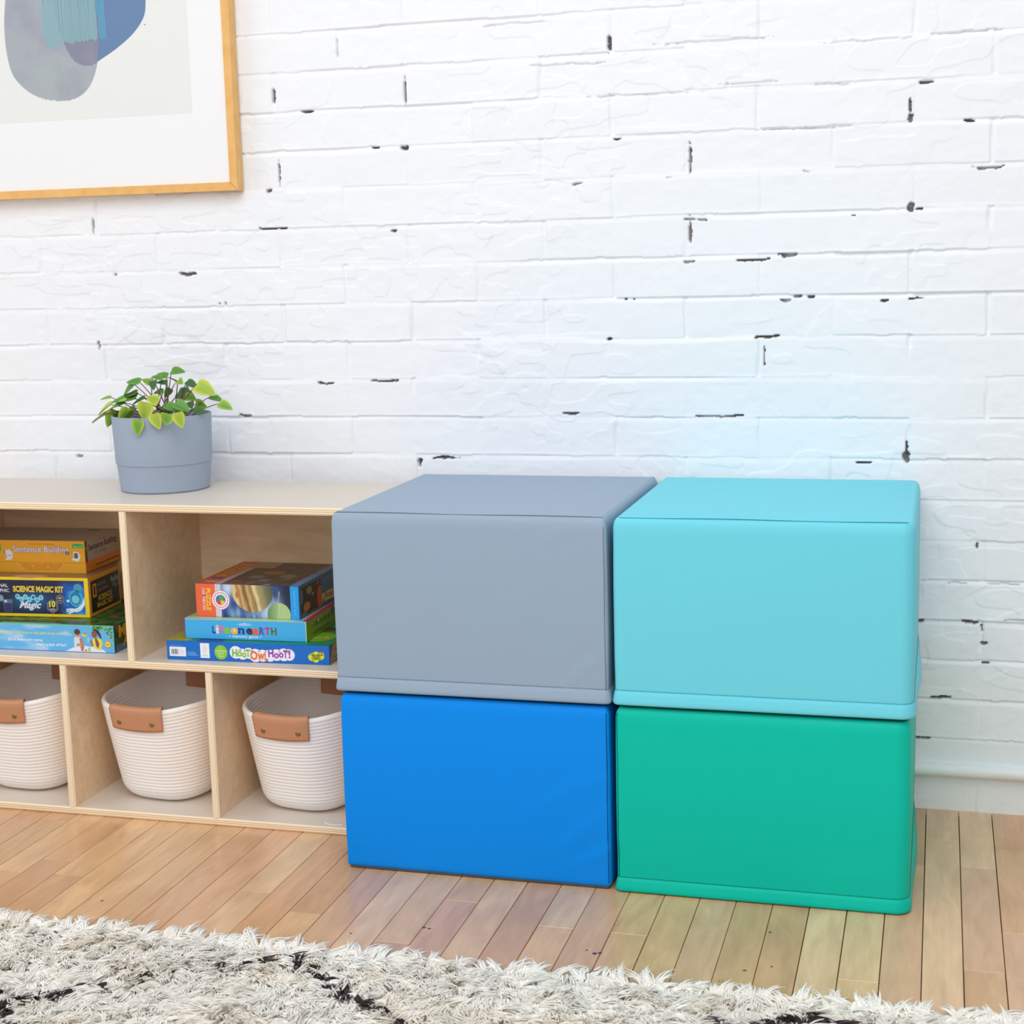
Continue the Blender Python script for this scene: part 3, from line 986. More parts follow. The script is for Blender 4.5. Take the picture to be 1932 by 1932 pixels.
F.text('O', 164.6, 6.0, 13, 14.6, (238, 122, 52), 2, bold=.08)
F.text('w', 179, 6.8, 12, 15, (238, 122, 52), 2, bold=.07)
F.text('L', 192, 5.4, 6.2, 15, (238, 122, 52), 2, bold=.06)
F.text('H', 199.6, 12, 9, 13.4, (150, 60, 170), 2, bold=.07)
F.text('o', 210.4, 10.2, 8.4, 12.4, (168, 70, 178), 2, bold=.07)
F.text('o', 220, 11.6, 8, 12, (168, 70, 178), 2, bold=.07)
F.text('T', 228.6, 11, 7.4, 13.4, (150, 60, 170), 2, bold=.06)
F.text('!', 238.6, 11, 2.6, 14, (168, 70, 178), 2, bold=.05)
for cx, cy, r in ((283, 14, 7.4), (291, 17, 8), (299, 16, 7), (290, 10, 6), (303, 20, 3)):
    F.disc(cx, cy, r, r * .95, (240, 226, 40), 1)
F.rect(298.6, 23.2, 304, 25, (220, 60, 60), 2)
F.text('Peaceable', 279.5, 15.6, 23, 4.6, (30, 150, 70), 2, bold=.03, rot=.05)
F.text('Kingdom', 282, 9.2, 19, 4.4, (30, 150, 70), 2, bold=.03, rot=.05)
F.build('front_print', root)
Tp.poly([(0, 0), (40, 0), (58, 60), (0, 110)], (168, 160, 60)); Tp.poly([(58, 0), (110, 0), (110, 60), (70, 60)], (46, 60, 130))
Tp.rect(240, 0, 316, 236, (20, 140, 90)); Tp.disc(278, 60, 28, 34, (130, 176, 40), 2)
Tp.text('Ages 4+', 262, 50, 34, 14, (214, 228, 170), 3)
Tp.disc(296, 160, 26, 36, (40, 140, 160), 2); Tp.disc(270, 120, 22, 16, (96, 50, 32), 2)
Tp.build('top_print', root)
R_.poly([(.6, .7), (26, 36), (60, 36), (60, 22), (20, .7)], (120, 106, 46)); R_.poly([(.6, .7), (8, .7), (44, 36), (20, 36)], (150, 124, 60), 2)
R_.text('24', 26, 12, 10, 6, (190, 200, 220), 3); R_.text('pieces', 24, 4, 16, 4.5, (190, 200, 220), 3)
R_.build('side_print', root)

# --- memory game
root, F, R_, Tp = game_box('bright blue box reading Life on Earth memory game, middle of the right stack', 'game box', .2960, -.3011, .3397, .2376, .215, .0380, 2.33,
                           ((64, 178, 240), (108, 152, 28), (170, 200, 90), (230, 230, 225)))
word = [('L', 55, 5.5, (30, 50, 140)), ('i', 63, 3.0, (220, 235, 250)), ('F', 69, 7, (236, 110, 150)), ('e', 78.5, 9.5, (140, 200, 60)),
        ('o', 91.6, 12.5, (240, 190, 80)), ('n', 106, 10.6, (24, 70, 160)), ('e', 122, 10, (40, 40, 70)), ('a', 134, 10, (230, 100, 60)),
        ('R', 147, 8.5, (110, 70, 170)), ('T', 158, 9, (200, 50, 110)), ('H', 170, 9.5, (50, 120, 50))]
for ch_, x_, w_, c_ in word:
    F.text(ch_, x_, 12.0, w_, 12.5 if ch_.isupper() else 15.0, c_, 1, bold=.075)
F.disc(98, 17.5, 2.4, 2.6, (250, 225, 150), 2)
F.rect(63, 23, 66.5, 25.5, (240, 160, 60), 2)
F.rect(174.5, 16, 181, 18.6, (220, 60, 50), 2)
F.text('memory game', 93.5, 4.6, 50, 5.4, (238, 248, 254), 1, bold=.02)
F.disc(88.6, 6.8, 1.2, 1.2, (238, 248, 254)); F.disc(148.6, 6.8, 1.2, 1.2, (238, 248, 254))
F.text('eeBoo', 107.6, 27.4, 21, 6.0, (220, 242, 254), 1, shear=.25)
F.disc(104.8, 29, .8, .8, (220, 242, 254)); F.disc(132, 29, .8, .8, (220, 242, 254))
F.rect(0, 36.4, 237.6, 38, (150, 214, 190), 1); F.rect(236, 0, 237.6, 38, (170, 216, 180), 2); F.rect(0, 0, 1.2, 38, (120, 70, 170), 2)
F.build('front_print', root)
Tp.rect(0, 0, 237.6, 16, (196, 216, 170)); Tp.rect(0, 0, 60, 16, (196, 196, 200), 2); Tp.rect(214, 0, 237, 30, (150, 190, 220), 2); Tp.rect(230, 0, 237.6, 215, (190, 40, 130), 3)
Tp.build('top_print', root)
R_.rect(0, 35.5, 215, 38, (190, 40, 130)); R_.disc(30, 24, 2.4, 2.6, (150, 60, 50)); R_.text('Life on Earth', 40, 20, 84, 9, (34, 84, 24), 1, bold=.03); R_.disc(62, 27, 3, 3, (190, 200, 170), 2)
R_.disc(140, 27, 9, 9, (26, 60, 96), 2); R_.text('memory game', 30, 6, 92, 7, (44, 84, 24), 1, bold=.02)
R_.build('side_print', root)

# --- solar system puzzle
root, F, R_, Tp = game_box('orange and space-picture puzzle box with a banded planet, top of the right stack', 'puzzle box', .3118, -.2817, .3777, .2056, .2076, .0626, .14,
                           ((20, 60, 130), (10, 96, 138), (62, 48, 42), (220, 220, 215)))


def space(x, y):
    u = vn(x * .05, y * .07, 3); st = vn(x * .16, y * .05 + x * .05, 8)
    c = mixc((12, 40, 104), (90, 150, 226), max(0, st * 1.3 - .45))
    c = mixc(c, (24, 34, 60), max(0, min(1, (x - 150) / 30)) * max(0, min(1, (y - 8) / 20)))
    for (gx, gy, gr, gs) in ((66, 56, 26, .9), (142, 10, 30, .85), (160, 30, 16, .5), (80, 8, 18, .5), (108, 8, 14, .4)):
        d = math.hypot(x - gx, y - gy) / gr
        c = mixc(c, (214, 236, 255), gs * math.exp(-d * d * 1.6))
    dx, dy = x - 114, y - 53
    rad = 41.5
    if dx * dx + dy * dy < rad * rad:
        tt = dx * .92 + dy * .22 + 3.5 * (float(vn(x * .16, y * .09, 2)) - .5)
        bands = [(-41, (196, 168, 108)), (-33, (228, 206, 150)), (-27, (170, 122, 70)), (-22, (214, 180, 116)), (-15, (120, 84, 50)), (-10, (206, 178, 118)), (-2, (150, 120, 70)),
                 (4, (232, 220, 172)), (10, (170, 150, 96)), (16, (150, 144, 100)), (24, (112, 116, 84)), (34, (84, 92, 76)), (60, (76, 84, 72))]
        for q in range(len(bands) - 1):
            if bands[q][0] <= tt <= bands[q + 1][0]:
                c = mixc(bands[q][1], bands[q + 1][1], (tt - bands[q][0]) / (bands[q + 1][0] - bands[q][0])); break
        if (dx + 31) ** 2 / 9 + (dy + 10) ** 2 / 36 < 1:
            c = (196, 110, 60)
    dx, dy = x - 165, y - 8
    if dx * dx + dy * dy < 23 ** 2:
        c = mixc((176, 204, 140), (96, 132, 88), max(0, min(1, (-dx + 4) / 30)))
        if abs(dx - dy * .14 + 1) < .8:
            c = (200, 210, 190)
    elif abs(x - 164 - (y - 30) * .16) < 1.2 and y < 52:
        c = mixc(c, (170, 185, 190), .7)
    return c


F.image(51, .6, 188.5, 62, space, 1.0)
F.rect(.6, .6, 39.5, 62, (240, 108, 66)); F.rect(39.5, .6, 51, 62, (212, 208, 226)); F.rect(188.5, .6, 205, 62, (28, 160, 236))
F.text('PUZZLE', 21.6, 53.2, 41, 8.2, (250, 205, 50), 2, bold=.06, rot=-math.pi / 2)
F.text('100 PIECES', 14.0, 53.0, 41, 4.6, (250, 214, 210), 2, bold=.03, rot=-math.pi / 2)
F.rect(14, 38, 18.6, 41, (60, 90, 200), 3)
F.disc(50.2, 32.4, 18.2, 18.4, (236, 90, 96), 3, 40); F.disc(50.2, 32.4, 17.4, 17.6, (246, 242, 250), 4, 40)
ringc = [(226, 60, 70), (236, 140, 40), (60, 130, 210), (50, 160, 90), (150, 80, 160)]
for k in range(22):
    a = 2 * math.pi * k / 22
    F.disc(50.2 + 13.8 * math.cos(a), 32.4 + 13.8 * math.sin(a), 1.3, 1.5, (226, 60, 80) if not (1 <= k <= 6) else ringc[k % 5], 5, 7)
F.disc(50.2, 32.4, 9.8, 9.8, (60, 120, 200), 5); F.poly([(50.2, 32.4), (59.5, 30), (56, 25), (51, 23)], (244, 204, 60), 6)
F.poly([(50, 32), (51, 23), (45, 24), (42, 28), (46, 32)], (230, 70, 50), 6); F.poly([(48, 33), (56, 32), (58, 37), (52, 42), (46, 40)], (80, 170, 80), 7)
F.text('FLOOR PUZZLE  100 PC', 195.4, 54, 46, 3.0, (120, 205, 250), 2, rot=-math.pi / 2)
F.build('front_print', root)


def deep(x, y):
    c = mixc((56, 44, 38), (84, 70, 62), float(vn(x * .04, y * .05, 6)))
    for (gx, gy, rx, ry, cc, s_) in ((70, 0, 45, 12, (176, 62, 40), 1), (92, 70, 16, 14, (104, 120, 160), .9), (110, 112, 24, 20, (150, 110, 66), .9), (118, 42, 14, 10, (120, 140, 150), .7),
                                     (150, 84, 18, 16, (120, 134, 84), .9), (140, 6, 9, 7, (126, 120, 184), 1), (160, 60, 8, 10, (110, 130, 90), .7), (70, 28, 16, 8, (110, 118, 124), .7), (104, 20, 12, 12, (140, 120, 70), .6)):
        d = ((x - gx) / rx) ** 2 + ((y - gy) / ry) ** 2
        if d < 1:
            c = mixc(c, cc, s_ * min(1, (1 - d) * 3))
    if abs((x - 118) - (y) * .22) < .9 or abs((x - 136) - y * .30) < .7:
        c = mixc(c, (120, 124, 120), .8)
    return c


Tp.image(52, .6, 188, 207, deep, 2.0)
Tp.rect(.6, .6, 39, 207, (206, 84, 46)); Tp.rect(39, .6, 52, 207, (186, 168, 178)); Tp.rect(188, .6, 205, 207, (92, 132, 184))
Tp.rect(40, 150, 90, 207, (170, 140, 110), 2)
Tp.text('100', 12, 12, 24, 14, (226, 190, 190), 2, bold=.04); Tp.rect(8, 44, 34, 58, (80, 84, 150), 2)
Tp.text('PUZZLE', 33, 66, 120, 22, (206, 160, 40), 2, bold=.09, rot=math.pi / 2)
Tp.build('top_print', root)


def shadowbox(x, y):
    c = (28, 24, 22)
    for (gx, gy, rx, ry, cc) in ((48, 46, 13, 7, (112, 124, 72)), (34, 18, 16, 8, (150, 110, 50)), (98, 22, 14, 22, (176, 66, 40)), (64, 36, 5, 3, (110, 110, 130)), (12, 40, 6, 14, (70, 96, 110)), (22, 6, 12, 6, (90, 90, 130)), (90, 52, 6, 5, (80, 80, 96))):
        if ((x - gx) / rx) ** 2 + ((y - gy) / ry) ** 2 < 1:
            c = cc
    return c


R_.image(8, 5, 104, 57, shadowbox, 1.6)
R_.text('THE SOLAR SYSTEM', 116, 47, 84, 6.5, (96, 124, 160), 1, bold=.02)
R_.rect(112, 40, 200, 41.4, (40, 90, 140)); R_.rect(158, 30, 166, 38, (44, 56, 86))
R_.text('PUZZLE', 108, 10, 70, 15, (206, 172, 56), 1, bold=.07); R_.rect(184, 12, 190, 26, (190, 60, 80))
R_.build('side_print', root)

# --- balancing game (left stack, bottom)
root, F, R_, Tp = game_box('light blue game box with two children playing and jungle leaves, bottom of the left stack', 'game box', .1479, -.2995, .3035, .345, .225, .0530, 1.64,
                           ((104, 184, 232), (30, 60, 34), (44, 96, 44), (220, 220, 215)), xr=True)
W_ = 345


def skyc(x, y):
    t_ = float(fbm(x * .02, y * .08, 4))
    return mixc((98, 182, 234), (176, 208, 238), max(0, min(1, (t_ - .5) * 4)) * (1 if x < 250 else 0))


F.image(.5, .5, W_ - .5, 50.5, skyc, 3.0)
F.rect(0, 50.5, W_, 53, (110, 200, 150)); F.rect(0, .3, W_, 1.8, (70, 130, 214), 2)
F.text('There are monkeys in the palm trees and it\'s up', W_ - 238, 32.5, 150, 5.0, (214, 220, 110), 2, bold=.03)
F.text('It\'s a balancing game', W_ - 222, 18.5, 72, 5.6, (230, 236, 250), 2, bold=.03)
F.text('that\'s a box of fun!', W_ - 163, 10.5, 62, 5.6, (230, 236, 250), 2, bold=.03)
F.poly([(W_ - 103, 1.6), (W_ - 86, 9), (W_ - 66, 14), (W_ - 50, 11), (W_ - 38, 13), (W_ - 22, 6), (W_ - 18, 1.6)], (232, 232, 242), 3)
# boy
F.poly([(W_ - 84, 11), (W_ - 83, 27), (W_ - 78, 32), (W_ - 70, 30), (W_ - 66, 16), (W_ - 70, 10)], (216, 222, 228), 4)
F.disc(W_ - 75.4, 35.5, 5.6, 6.6, (206, 150, 120), 5); F.disc(W_ - 75.8, 39.5, 6.2, 5.6, (84, 56, 44), 6)
F.poly([(W_ - 72, 28), (W_ - 67, 28), (W_ - 63, 10), (W_ - 66, 2), (W_ - 70, 4)], (196, 120, 88), 6); F.poly([(W_ - 79, 16), (W_ - 66, 19), (W_ - 65, 14), (W_ - 78, 12)], (206, 140, 106), 7)
# girl
F.poly([(W_ - 46, 12), (W_ - 45, 27), (W_ - 38, 29), (W_ - 27, 28), (W_ - 24, 18), (W_ - 30, 6), (W_ - 20, 3), (W_ - 34, 6)], (232, 212, 90), 5)
F.disc(W_ - 40.4, 36.5, 5.6, 7.4, (140, 84, 60), 6); F.poly([(W_ - 45, 45), (W_ - 38, 47), (W_ - 31, 43), (W_ - 27, 34), (W_ - 26, 26), (W_ - 30, 31), (W_ - 33, 36), (W_ - 38, 43)], (56, 36, 36), 7)
F.poly([(W_ - 40, 28), (W_ - 36, 29), (W_ - 31, 18), (W_ - 34, 9), (W_ - 38, 14)], (134, 80, 60), 7); F.poly([(W_ - 50, 24), (W_ - 46, 13), (W_ - 43, 14), (W_ - 47, 24)], (150, 92, 70), 7)
F.disc(W_ - 61, 34, 6, 3.4, (214, 216, 70), 5); F.disc(W_ - 60, 36, 2.4, 2, (206, 110, 60), 6); F.poly([(W_ - 56, 30), (W_ - 50, 31), (W_ - 51, 20), (W_ - 56, 18)], (150, 196, 224), 5)
F.disc(W_ - 53, 6, 3, 4, (190, 206, 90), 5); F.rect(W_ - 62, 3, W_ - 58, 6, (190, 90, 100), 5)
lf = random.Random(4)
for k in range(74):
    a_ = lf.random(); 
    px_ = W_ - 42 + 41 * a_; py_ = 50 - 3 * lf.random() - (max(0, a_ - .55) * 62) * lf.random()
    aa = lf.random() * 3.1
    F.poly([(px_ - 3.6 * math.cos(aa), py_ - 3.6 * math.sin(aa)), (px_ + 1.3 * math.sin(aa), py_ - 1.3 * math.cos(aa)), (px_ + 3.6 * math.cos(aa), py_ + 3.6 * math.sin(aa)), (px_ - 1.3 * math.sin(aa), py_ + 1.3 * math.cos(aa))],
           lf.choice([(60, 140, 60), (110, 196, 80), (40, 110, 50), (140, 200, 110)]), 4 + k % 4)
F.disc(W_ - 13.5, 17.5, 6.6, 6.6, (228, 120, 60), 5); F.disc(W_ - 13.5, 17.5, 5.6, 5.6, (240, 216, 50), 6); F.text('4+', W_ - 16.8, 15, 6.4, 4.6, (90, 120, 30), 7)
F.build('front_print', root)


def jungle(x, y):
    n_ = float(vn(x * .11, y * .13, 5)); m_ = float(vn(x * .05, y * .06, 9))
    c = mixc((18, 44, 18), (60, 130, 60), n_)
    return mixc(c, (150, 84, 40), max(0, (m_ - .68) * 3))


Tp.image(.5, .5, W_ - .5, 224, jungle, 4.0)
Tp.rect(110, 1, 235, 7, (150, 160, 160), 2)
for k in range(20):
    Tp.rect(262 + k * 4, 1.2, 264.6 + k * 4, 4.2, (120, 124, 136), 2)
Tp.rect(W_ - 90, .8, W_ - 2, 6.2, (52, 58, 66), 1.5)
Tp.build('top_print', root)
R_.image(6, 14, 224, 52, jungle, 4.0); R_.rect(6, .6, 224, 14, (50, 110, 140))
R_.text('MONKEY', 20, 28, 150, 20, (206, 150, 20), 2, bold=.08); R_.text('AROUND', 34, 8, 140, 17, (196, 140, 16), 2, bold=.08)
R_.build('side_print', root)

# --- science kit (left stack, middle)
root, F, R_, Tp = game_box('black and yellow bordered science magic kit box, middle of the left stack', 'science kit box', .0691, -.2471, .3568, .278, .135, .0778, 4.0,
                           ((244, 208, 36), (206, 150, 20), (170, 130, 60), (200, 170, 90)), xr=True)
W_ = 278


def navy(x, y):
    u = x - W_
    c = mixc((26, 26, 40), (20, 44, 86), float(vn(x * .02, y * .04, 2)))
    c = mixc(c, (10, 120, 180), .95 * math.exp(-(((u + 124) / 36) ** 2 + ((y - 32) / 15) ** 2)))
    r = max(0, min(1, (u + 66) / 22))
    b_ = mixc((10, 90, 190), (90, 190, 240), max(0, float(fbm(x * .1, y * .1, 7)) * 1.5 - .5))
    if y > 58:
        b_ = mixc(b_, (24, 50, 110), (y - 58) / 14)
    c = mixc(c, b_, r)
    return c


F.image(3, 6.4, W_ - 9, 72.3, navy, 1.6)
F.text('NATIONAL', W_ - 216, 58, 48, 6.4, (226, 226, 238), 2, bold=.02); F.text('GEOGRAPHIC', W_ - 222, 48, 56, 6.4, (226, 226, 238), 2, bold=.02)
F.rect(W_ - 240, 46, W_ - 226, 66, (244, 208, 36), 2); F.rect(W_ - 237, 49, W_ - 229, 63, (22, 24, 40), 3)
F.text('SCIENCE MAGIC KIT', W_ - 157, 49.4, 104.5, 10.6, (238, 206, 70), 3, bold=.07)
for k in range(7):
    cx_ = W_ - 149 + 8.2 * k; cy_ = 39.5 - (k % 2) * 5 - k * .2
    F.disc(cx_, cy_, 4.9, 5.4, (140, 214, 236), 3 + k % 2)
    F.text('FLOWING'[k], cx_ - 1.8, cy_ - 2.4, 3.6, 5, (30, 96, 130), 5 + k % 2, bold=.03)
F.text('Magic', W_ - 146, 17.5, 42, 12.6, (232, 234, 250), 4, bold=.05, shear=.45)


def hexa(cx, cy, r):
    F.disc(cx, cy, r, r * 1.05, (112, 112, 134), 4, 6, math.pi / 6); F.disc(cx, cy, r * .68, r * .72, (22, 22, 30), 5, 6, math.pi / 6)


hexa(W_ - 77, 21.5, 13.4); hexa(W_ - 60.5, 36, 9.4)
F.text('10', W_ - 83, 20.6, 11.5, 10.5, (240, 224, 70), 6, bold=.07); F.rect(W_ - 83, 13.4, W_ - 71.5, 17.6, (150, 150, 168), 6)
F.rect(W_ - 64.5, 36.5, W_ - 56.5, 40, (180, 170, 90), 6); F.rect(W_ - 64.5, 32, W_ - 56.5, 34.5, (140, 140, 156), 6)
F.disc(W_ - 27, 38, 15, 17, (60, 170, 214), 3); F.disc(W_ - 28, 38, 11, 12.5, (24, 120, 180), 4); F.disc(W_ - 28, 36, 8, 8, (110, 200, 214), 5)
F.poly([(W_ - 49, 17), (W_ - 40, 18.6), (W_ - 31, 18), (W_ - 24, 20), (W_ - 15, 28), (W_ - 9.6, 42), (W_ - 9.4, 26), (W_ - 17, 15), (W_ - 27, 11), (W_ - 33, 11.5), (W_ - 44, 6.6), (W_ - 45, 9), (W_ - 38, 12.6), (W_ - 48, 10.4), (W_ - 49, 13), (W_ - 39, 15.4), (W_ - 49, 14.6)], (220, 238, 250), 6)
F.disc(W_ - 44, 33, 2.6, 2.6, (220, 244, 250), 6); F.disc(W_ - 22, 58, 9, 9, (70, 150, 190), 3)
F.poly([(W_ - 181, 34), (W_ - 160, 34), (W_ - 163, 9), (W_ - 178, 9)], (92, 108, 146), 3); F.poly([(W_ - 179, 26), (W_ - 161.5, 26), (W_ - 164, 10), (W_ - 177, 10)], (46, 56, 104), 4)
F.disc(W_ - 175, 30, 3.4, 2.6, (220, 200, 170), 5); F.disc(W_ - 184, 36, 5, 6.4, (120, 160, 190), 4)
F.build('front_print', root)


def black(x, y):
    return mixc((14, 14, 18), (12, 40, 66), max(0, min(1, (x - 60) / 70)))


R_.rect(.6, 1, 5, 77, (196, 160, 80), 1)
R_.image(9, 7, 128, 69, black, 4.0)
R_.rect(16, 36, 31, 62, (200, 150, 24), 2); R_.rect(20, 40, 27, 58, (14, 14, 18), 3)
R_.text('NATIONAL', 35, 54, 40, 6.4, (130, 130, 140), 2); R_.text('GEOGRAPHIC', 35, 43, 50, 6.4, (130, 130, 140), 2)
R_.text('SCIENCE', 38, 26, 56, 9.5, (190, 160, 50), 2, bold=.06); R_.text('MAGIC KIT', 32, 13, 66, 9.5, (190, 160, 50), 2, bold=.06)
for k in range(4):
    R_.disc(98 + 9 * k, 57 - (k % 2) * 4, 5, 6, (110, 140, 150), 2 + k % 2)
R_.text('Magic', 98, 40, 30, 8, (140, 146, 160), 2, shear=.4)
R_.build('side_print', root)
Tp.rect(.6, .6, W_ - .6, 134, (150, 116, 84)); Tp.disc(W_ - 125, 10, 36, 12, (206, 168, 150), 2)
Tp.build('top_print', root)

# --- sentence game (left stack, top)
root, F, R_, Tp = game_box('orange yellow game box reading Sentence Building, top of the left stack', 'game box', .0423, -.2066, .4350, .262, .143, .0635, 3.2,
                           ((240, 172, 34), (214, 132, 24), (178, 160, 156), (220, 200, 160)), xr=True)
W_ = 262
F.rect(0, 0, W_, 20, (236, 172, 42), 1); F.rect(0, 19.6, W_, 20.6, (206, 138, 20), 2); F.rect(0, 61.6, W_, 63.3, (232, 160, 60), 1)
F.text('Sentence Building', W_ - 153, 40.6, 119, 11.4, (104, 88, 130), 2, bold=.085)
F.text('Sentence Building', W_ - 153, 40.6, 119, 11.4, (232, 226, 244), 3, bold=.03)
F.text('Teacher Created Learning Game', W_ - 121, 55.4, 56, 2.8, (150, 100, 20), 2)
F.rect(W_ - 25.9, 49.6, W_ - 3.2, 58, (56, 176, 84), 2); F.text('Ages 6-8', W_ - 23.5, 51, 18, 3.6, (190, 234, 200), 3)
F.rect(W_ - 196, 42, W_ - 178.5, 57, (56, 176, 84), 2); F.rect(W_ - 190, 45, W_ - 182, 54, (200, 226, 200), 3)
F.poly([(W_ - 171, 43), (W_ - 160, 45), (W_ - 154, 38), (W_ - 155, 28), (W_ - 159, 24), (W_ - 171, 24), (W_ - 167, 30)], (232, 232, 246), 2); F.rect(W_ - 173.5, 38.5, W_ - 169.5, 42.5, (90, 140, 224), 3)
F.text('dog', W_ - 165.5, 32.4, 8, 3, (120, 120, 140), 3)
F.poly([(W_ - 26, 43), (W_ - 14, 41.5), (W_ - 10, 35), (W_ - 11.5, 27), (W_ - 15, 23), (W_ - 29.5, 26), (W_ - 25, 31)], (234, 234, 246), 2)
F.rect(W_ - 23.4, 29.6, W_ - 15.4, 39.6, (66, 92, 76), 3); F.rect(W_ - 22, 33, W_ - 19, 38, (120, 140, 70), 4); F.rect(W_ - 28, 39.6, W_ - 25.6, 42.6, (226, 90, 60), 3)
F.poly([(W_ - 141, 15), (W_ - 47, 15), (W_ - 54, 8.6), (W_ - 133, 8.6)], (234, 146, 40), 2)
F.text('Building sentences by reading and arranging', W_ - 138, 15.8, 90, 2.4, (160, 110, 20), 3); F.text('words in order for early readers', W_ - 128, 5.6, 72, 2.4, (160, 110, 20), 3)
for dx_, dy_ in ((-144.5, 18), (-138.5, 13.5), (-113, 12.6), (-80, 12.2), (-133, 7.5), (-56, 6.5), (-51, 11.5), (-47, 16.5)):
    F.disc(W_ + dx_, dy_, 1.6, 1.8, (246, 200, 90), 4, 12)
F.build('front_print', root)
R_.rect(3, 22, 142, 63, (176, 164, 160)); R_.rect(.6, 24, 9, 62, (70, 92, 60), 2); R_.disc(5, 48, 2.4, 4, (160, 160, 140), 3); R_.rect(3, 20, 8, 28, (90, 50, 70), 3)
R_.text('Sentence Building', 15, 42, 116, 11, (70, 76, 100), 2, bold=.05); R_.rect(42, 56, 92, 58, (190, 120, 80), 2); R_.disc(76, 33, 3, 3, (170, 110, 60), 2)
for k in range(3):
    R_.disc(46 + 18 * k, 34, 5, 3, (150, 140, 130), 2, 10)
R_.rect(40, 8, 140, 11, (120, 66, 8), 1)
R_.build('side_print', root)
Tp.rect(.6, .6, W_ - .6, 142, (168, 156, 150))
for k in range(9):
    Tp.rect(40 + 20 * k, 8, 54 + 20 * k, 16, (130, 118, 120), 2)
Tp.rect(W_ - 110, 100, W_ - 80, 110, (170, 150, 70), 2); Tp.disc(W_ - 40, 120, 14, 10, (130, 100, 50), 2); Tp.disc(W_ - 130, 110, 8, 5, (120, 130, 90), 2)
Tp.build('top_print', root)

# ------------------------------------------------------------------ potted plant
plant = thing('potted_plant', 'small trailing green plant in a matte grey-blue pot on top of the wooden shelf', 'plant', (.192, -.147, .5955))
pl = Vector(plant.location)
prof = [(0.0, .0006), (.082, .0006), (.0845, .0030), (.0862, .02), (.0888, .0515), (.0890, .0525), (.0905, .0530), (.0908, .0545), (.0920, .09), (.0940, .1420), (.0938, .1440), (.0925, .1446), (.0912, .1436), (.0900, .12), (.0895, .110), (0.0, .110)]
A = np.array([[(r * math.cos(t), r * math.sin(t), z) for t in np.linspace(0, 2 * math.pi, 97)[:-1]] for r, z in prof])
pot = link('pot', grid_mesh('pot', A, closed_u=True), mat('grey_ceramic', rgb(156, 169, 188), .6, .3, bump=(300, .1, .0005)), plant)
pot.data.shade_smooth()
try:
    pot.data.set_sharp_from_angle(angle=math.radians(40))
except Exception:
    pass
A = np.array([[(r * math.cos(t), r * math.sin(t), .118 + .006 * float(vn(r * 120 + 7, t * 5, 3)) * (1 if r > 0 else .5)) for t in np.linspace(0, 2 * math.pi, 49)[:-1]] for r in (.0885, .07, .05, .03, .015, 0.0)])
so_ = link('soil', grid_mesh('soil', A, closed_u=True), mat('potting_soil', rgb(58, 38, 28), .95, .1, bump=(160, .8, .004)), plant, smooth=True)
LEAF = [(0.2143,-0.14,0.82,0.243,0.8206,0.0145,1),(0.2053,-0.14,0.81,0.1835,0.8168,0.0109,1),(0.2003,-0.15,0.8074,0.1802,0.8125,0.0091,1),(0.1579,-0.16,0.8008,0.1282,0.8035,0.0127,1),(0.1455,-0.16,0.7975,0.1179,0.7774,0.0173,1),(0.1764,-0.15,0.7983,0.1612,0.8067,0.0109,2),(0.1914,-0.17,0.8048,0.1977,0.789,0.0173,0),(0.2098,-0.15,0.7982,0.1897,0.8016,0.0073,0),(0.2294,-0.15,0.8014,0.2191,0.8123,0.0064,2),(0.2375,-0.16,0.8039,0.2538,0.8005,0.0127,2),(0.2505,-0.15,0.8014,0.2736,0.7896,0.0109,0),(0.2703,-0.15,0.7946,0.3093,0.7771,0.0273,3),(0.222,-0.1,0.7856,0.2338,0.7805,0.0145,1),(0.1499,-0.16,0.7807,0.1223,0.7741,0.0109,1),(0.152,-0.17,0.7716,0.0976,0.7682,0.0164,1),(0.0824,-0.14,0.7706,0.0623,0.7686,0.0055,2),(0.1347,-0.18,0.7641,0.0985,0.754,0.0127,2),(0.0979,-0.17,0.7598,0.0673,0.7421,0.0127,3),(0.0959,-0.18,0.7439,0.0589,0.7287,0.0082,2),(0.1092,-0.17,0.748,0.0853,0.7176,0.0182,2),(0.1676,-0.22,0.7563,0.1408,0.7273,0.0182,2),(0.1761,-0.18,0.7724,0.1476,0.7624,0.0091,0),(0.2159,-0.2,0.7659,0.1902,0.7775,0.0209,3),(0.2086,-0.23,0.7687,0.1981,0.7343,0.0364,3),(0.1994,-0.25,0.7388,0.1955,0.7086,0.0245,2),(0.2299,-0.245,0.7498,0.2386,0.7197,0.0273,3),(0.257,-0.242,0.7495,0.251,0.7276,0.0309,2),(0.281,-0.25,0.7528,0.2871,0.7229,0.0273,3),(0.2504,-0.2,0.7651,0.2793,0.7511,0.0182,1),(0.2301,-0.2,0.761,0.2602,0.7495,0.0127,1),(0.2173,-0.19,0.7584,0.2385,0.7468,0.0109,0),(0.215,-0.12,0.7772,0.2532,0.7653,0.0218,0),(0.2346,-0.13,0.7713,0.2584,0.7662,0.0164,2),(0.261,-0.14,0.757,0.2845,0.7503,0.0273,2),(0.2721,-0.17,0.7499,0.2972,0.7449,0.0127,0),(0.2862,-0.13,0.7703,0.3151,0.7628,0.0082,1),(0.3106,-0.14,0.7587,0.3382,0.7487,0.0164,2),(0.2165,-0.15,0.7881,0.2043,0.7714,0.0109,0),(0.2014,-0.15,0.7831,0.1836,0.7807,0.0091,1),(0.2554,-0.15,0.763,0.2639,0.7513,0.0127,0),(0.2499,-0.18,0.7508,0.2677,0.7434,0.0109,1),(0.1969,-0.17,0.7498,0.2095,0.7448,0.0145,0),(0.1619,-0.19,0.755,0.1465,0.7467,0.0109,0)]
